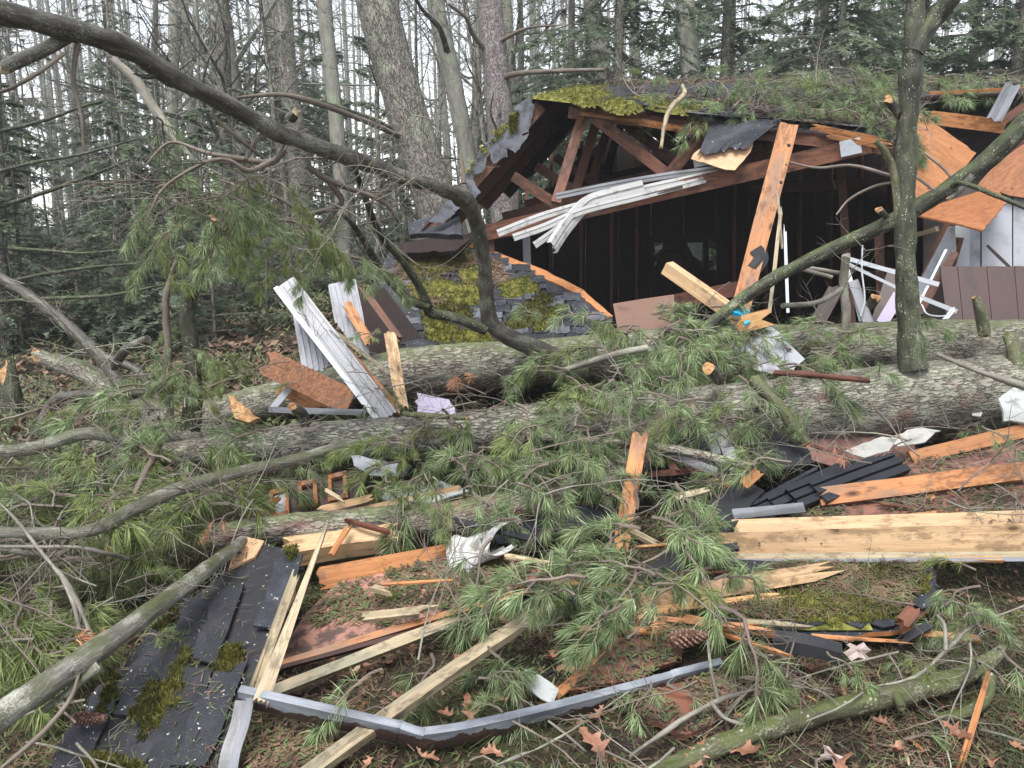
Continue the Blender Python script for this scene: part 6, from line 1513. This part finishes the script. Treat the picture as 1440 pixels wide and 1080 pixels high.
# twigs
for (par, cx, cy, sx, sy, n_, sd) in ((T1, 420, 260, 90, 40, 26, 1), (T1, 300, 250, 60, 40, 7, 2), (T1, 520, 290, 40, 40, 6, 3), (T2, 1300, 640, 90, 40, 9, 4), (T2, 1200, 640, 60, 30, 4, 5), (T2, 1380, 700, 50, 30, 6, 6), (T2, 900, 560, 90, 40, 9, 7), (T2, 640, 560, 80, 50, 8, 8), (T2, 1230, 480, 120, 30, 10, 9), (T3, 760, 640, 120, 60, 14, 10), (T3, 900, 760, 90, 60, 9, 11), (UL, 120, 660, 140, 60, 26, 12), (UL, 110, 830, 100, 80, 22, 13), (UL, 260, 700, 120, 40, 14, 14), (UL, 170, 540, 140, 50, 18, 15), (UL, 60, 1020, 60, 40, 6, 16), (GB, 1120, 950, 150, 50, 12, 17), (GB, 1330, 880, 80, 60, 10, 18), (GB, 640, 900, 90, 40, 4, 19), (GB, 860, 1040, 140, 30, 5, 20), (GB, 1300, 1040, 100, 20, 4, 21), (UL, 470, 500, 60, 40, 6, 22), (T1, 1080, 430, 60, 40, 6, 23)):
    scatter(par, SPR, cx, cy, sx, sy, n_, 300 + sd, -.06, (.35, .9), name='twig_spray', tilt=.4, d=(3.7 if (par is T1 and cx < 600) else None))

# ------------------------------------------------------------------ forest floor litter, oak leaves, cones
def floor_litter():
    rr = np.random.default_rng(21); mb = MB()
    def spray(n, mat, L, w, ylo, yhi, xw, lift, up):
        y = rr.uniform(ylo, yhi, n) ; x = rr.uniform(-1, 1, n) * (xw * y)
        p = np.stack([x, y, np.zeros(n)], -1)
        k = vnoise(p * np.array([1.6, 1.6, 1]), 30 + mat) + rr.normal(0, .45, n) > -.05
        x, y = x[k], y[k]; n = len(x)
        b = np.stack([x, y, gheight(x, y) + rr.uniform(0, lift, n)], -1)
        th = rr.uniform(0, 6.283, n); d = np.stack([np.cos(th), np.sin(th), rr.normal(up, .2, n)], -1)
        pw = np.stack([-np.sin(th), np.cos(th), rr.normal(0, .4, n)], -1)
        l = (L * rr.uniform(.4, 1.3, n))[:, None]; ww = (w * rr.uniform(.5, 1.6, n))[:, None]
        V = np.stack([b + pw * ww, b - pw * ww, b + d * l], 1).reshape(-1, 3)
        mb.add(V, np.arange(len(V)).reshape(-1, 3), None, mat)
    spray(76000, 0, .07, .0016, 1.7, 4.6, .95, .02, .1)
    spray(43000, 1, .075, .0014, 1.7, 4.6, .95, .03, .3)
    spray(16000, 0, .022, .010, 1.7, 4.6, .95, .012, .1)
    spray(26000, 1, .018, .004, 1.7, 4.6, .95, .014, .8)
    spray(40000, 0, .06, .022, 4.6, 14, .75, .05, .2)
    spray(40000, 1, .12, .010, 4.6, 16, .75, .08, .5)
    spray(26000, 0, .10, .035, 8, 30, .8, .08, .2)
    tag(mb.build('forest_litter', [M['litter'], M['litter_green']], origin=(0, 3, 0)), 'brown needles, leaf scraps and green moss covering the forest floor', 'litter', kind='stuff')
floor_litter()

def leaf_mesh(seed, L=.14):
    rr = np.random.default_rng(seed)
    lob = [(0, .01), (.10, .05), (.16, .16), (.22, .07), (.32, .10), (.42, .30), (.47, .12), (.56, .14), (.68, .30), (.72, .13), (.82, .10), (.92, .12), (1.0, .01)]
    up = [(x, y * rr.uniform(.8, 1.2)) for x, y in lob]; dn = [(x, -y * rr.uniform(.8, 1.2)) for x, y in lob[1:-1]]
    mb = MB(); v = []; c1, c2 = rr.uniform(-.9, 1.2), rr.uniform(.6, 2.6)
    def z(x, y): return c1 * (x - .5) ** 2 + c2 * y * y + .05 * math.sin(9 * x + seed)
    mid = [(x, 0) for x, _ in lob]
    n = len(lob)
    for (x, y) in up: v.append((x, y, z(x, y)))
    for (x, y) in mid: v.append((x, y, z(x, y) - .012))
    for (x, y) in [lob[0]] + [(x, y) for x, y in dn] + [lob[-1]]: v.append((x, y if y < 0 else -y, z(x, y)))
    f = []
    for i in range(n - 1):
        f.append((n + i, n + i + 1, i + 1, i)); f.append((2 * n + i, 2 * n + i + 1, n + i + 1, n + i))
    v = np.array(v) * L; v[:, 0] -= L / 2
    k = len(v); mb.add(np.vstack([v, v - np.array([0, 0, .0012])]), f + [tuple(q + k for q in reversed(x)) for x in f])
    tube(mb, [(-L * .5, 0, 0), (-L * .7, .01 * L, .01), (-L * .85, .05 * L, .015)], [.0014, .0011, .001], 4, 4)
    return mb.mesh('oak_leaf', M['oak_leaf'], False, (0, 0, 0))[0]
LV = [leaf_mesh(600 + i) for i in range(6)]
spots = [(1040, 1060), (838, 1052), (1180, 1072), (548, 935), (512, 940), (630, 1010), (660, 1005), (580, 915), (640, 930), (775, 930), (800, 945), (1145, 945), (1010, 985), (1080, 1010), (1240, 1020), (1345, 1035), (1340, 1005), (1420, 970), (1430, 1055), (520, 1075), (690, 1062), (840, 1010), (480, 955), (560, 985), (705, 990), (860, 1075), (1130, 940), (1260, 1060), (1395, 1075), (600, 1070), (980, 1070), (1350, 895), (640, 1035), (1290, 1000)]
rr = np.random.default_rng(33)
for k, (px, py) in enumerate(spots):
    q = G(px, py, .02); q[2] += .015
    o = link('oak_leaf', LV[k % 6], q, None, (rr.normal(0, .35), rr.normal(0, .35), rr.uniform(0, 6.28)), rr.uniform(.4, .8) if k > 2 else 1.0)
    tag(o, 'large brown lobed oak leaf lying on the mossy branch at lower right' if k == 0 else 'brown curled oak leaf lying in the forest litter', 'leaf', 'fallen oak leaves')
m = MB(); th = np.linspace(0, 6.283, 17)[:-1]; r_ = np.array([1, .7, .95, .6, 1, .8, .9, .55, 1, .75, .95, .6, .9, .7, 1, .5]) * .06
v = np.column_stack([r_ * np.cos(th), r_ * .7 * np.sin(th), .012 * np.sin(3 * th)]); v = np.vstack([v, [[0, 0, .012]]])
v = np.vstack([v, v - np.array([0, 0, .0015])]); m.add(v, [(i, (i + 1) % 16, 16) for i in range(16)] + [(17 + (i + 1) % 16, 17 + i, 33) for i in range(16)])
me, _ = m.mesh('grey_leaf', M['grey_leaf'], False, (0, 0, 0)); o = link('pale_leaf', me, P(1206, 916, 2.68), None, (.5, .1, .3)); tag(o, 'pale pinkish grey leaf in front of the mossy roof slab', 'leaf')
o = link('pale_leaf', me, G(1150 + 20, 1072), None, (.2, .1, 1.3), .9); o.location.z += .02; tag(o, 'pale grey leaf at the bottom edge beside the mossy branch', 'leaf')

def cone_mesh(L=.14, R=.028):
    mb = MB(); rr = np.random.default_rng(3)
    tube(mb, [(0, 0, 0), (L * .5, 0, 0), (L, 0, 0)], [R * .5, R * .55, R * .2], 8, 8)
    n = 110
    for i in range(n):
        f = (i + .5) / n; az = i * 2.39996; r = R * (.75 + .6 * math.sin(math.pi * min(1, f * .9 + .12))) * (1.05 - .4 * f)
        o = np.array([0, math.cos(az), math.sin(az)]); t = np.array([0, -math.sin(az), math.cos(az)]); x = np.array([1.0, 0, 0])
        b = x * L * f + o * R * .35; tip = x * (L * f - .002 + .014) + o * r
        w = t * .0085
        mid = (b + tip) / 2 + x * .003
        V = np.array([b, mid + w, tip + w * .4 + x * .002, tip - w * .4 + x * .002, mid - w, mid - x * .005 + o * .002, tip - x * .0035])
        mb.add(V, [(0, 1, 2, 3, 4), (0, 5, 1), (0, 4, 5), (1, 5, 6, 2), (4, 3, 6, 5), (2, 6, 3)])
    return mb.mesh('pine_cone', M['cone'], False, (0, 0, 0))[0]
CN = cone_mesh()
for k, (px, py, sc, rz, lb, dpt) in enumerate(((942, 900, 1.0, .25, 'large open brown pine cone beside the mossy roof slab', 2.74), (712, 815, .8, 1.2, 'small brown pine cone on the pink panel', 3.12), (716, 796, .8, .2, 'dark pine cone behind the one on the pink panel', 3.3), (100, 1012, .7, .1, 'brown pine cone at the left edge of the black slab', 2.42))):
    o = link('pine_cone', CN, P(px, py, dpt), None, (0, 0, rz), sc); tag(o, lb, 'pine cone')
rr = np.random.default_rng(78)
for k in range(44):
    px, py = rr.uniform(380, 1420), rr.uniform(640, 900); dep = depth_of(py) + .12; q = P(px, py, dep)
    q[2] = max(q[2] - .02, float(gheight(q[0], q[1])) + .02)
    m = MB(); a = rr.normal(0, .6) + (math.pi if k % 2 else 0); L = rr.uniform(.08, .3); d = nrm([math.cos(a), math.sin(a), rr.normal(0, .15)])
    plank(m, q, q + d * L, rr.uniform(.012, .04), rr.uniform(.006, .02), np.array([rr.normal(0, .3), -.4, 1.0]), jag0=.02, jag1=.05, k=5, seed=k)
    tag(m.build('splinter', M[('wood_orange', 'wood_brown', 'wood_pale', 'felt', 'wood_red', 'wood_split')[k % 6]]), 'splintered scrap lying among the fallen boughs and boards', 'splinter', 'splinters among the boughs')
# small dark offcuts and felt scraps strewn on the ground
rr = np.random.default_rng(77)
for k in range(26):
    px, py = rr.uniform(420, 1400), rr.uniform(880, 1070); q = G(px, py); q[2] += .012
    m = MB(); a = rr.uniform(0, 6.28); L = rr.uniform(.03, .09); d = np.array([math.cos(a), math.sin(a), rr.normal(0, .1)])
    plank(m, q, q + d * L, rr.uniform(.006, .022), .005, np.array([rr.normal(0, .2), 0, 1.0]), jag0=.01, jag1=.015, k=4, seed=k)
    tag(m.build('wood_chip', M[('wood_split', 'wood_orange', 'twig_pale', 'felt')[k % 4]]), 'small splintered chip lying in the forest litter', 'wood chip', 'splinters strewn on the ground')
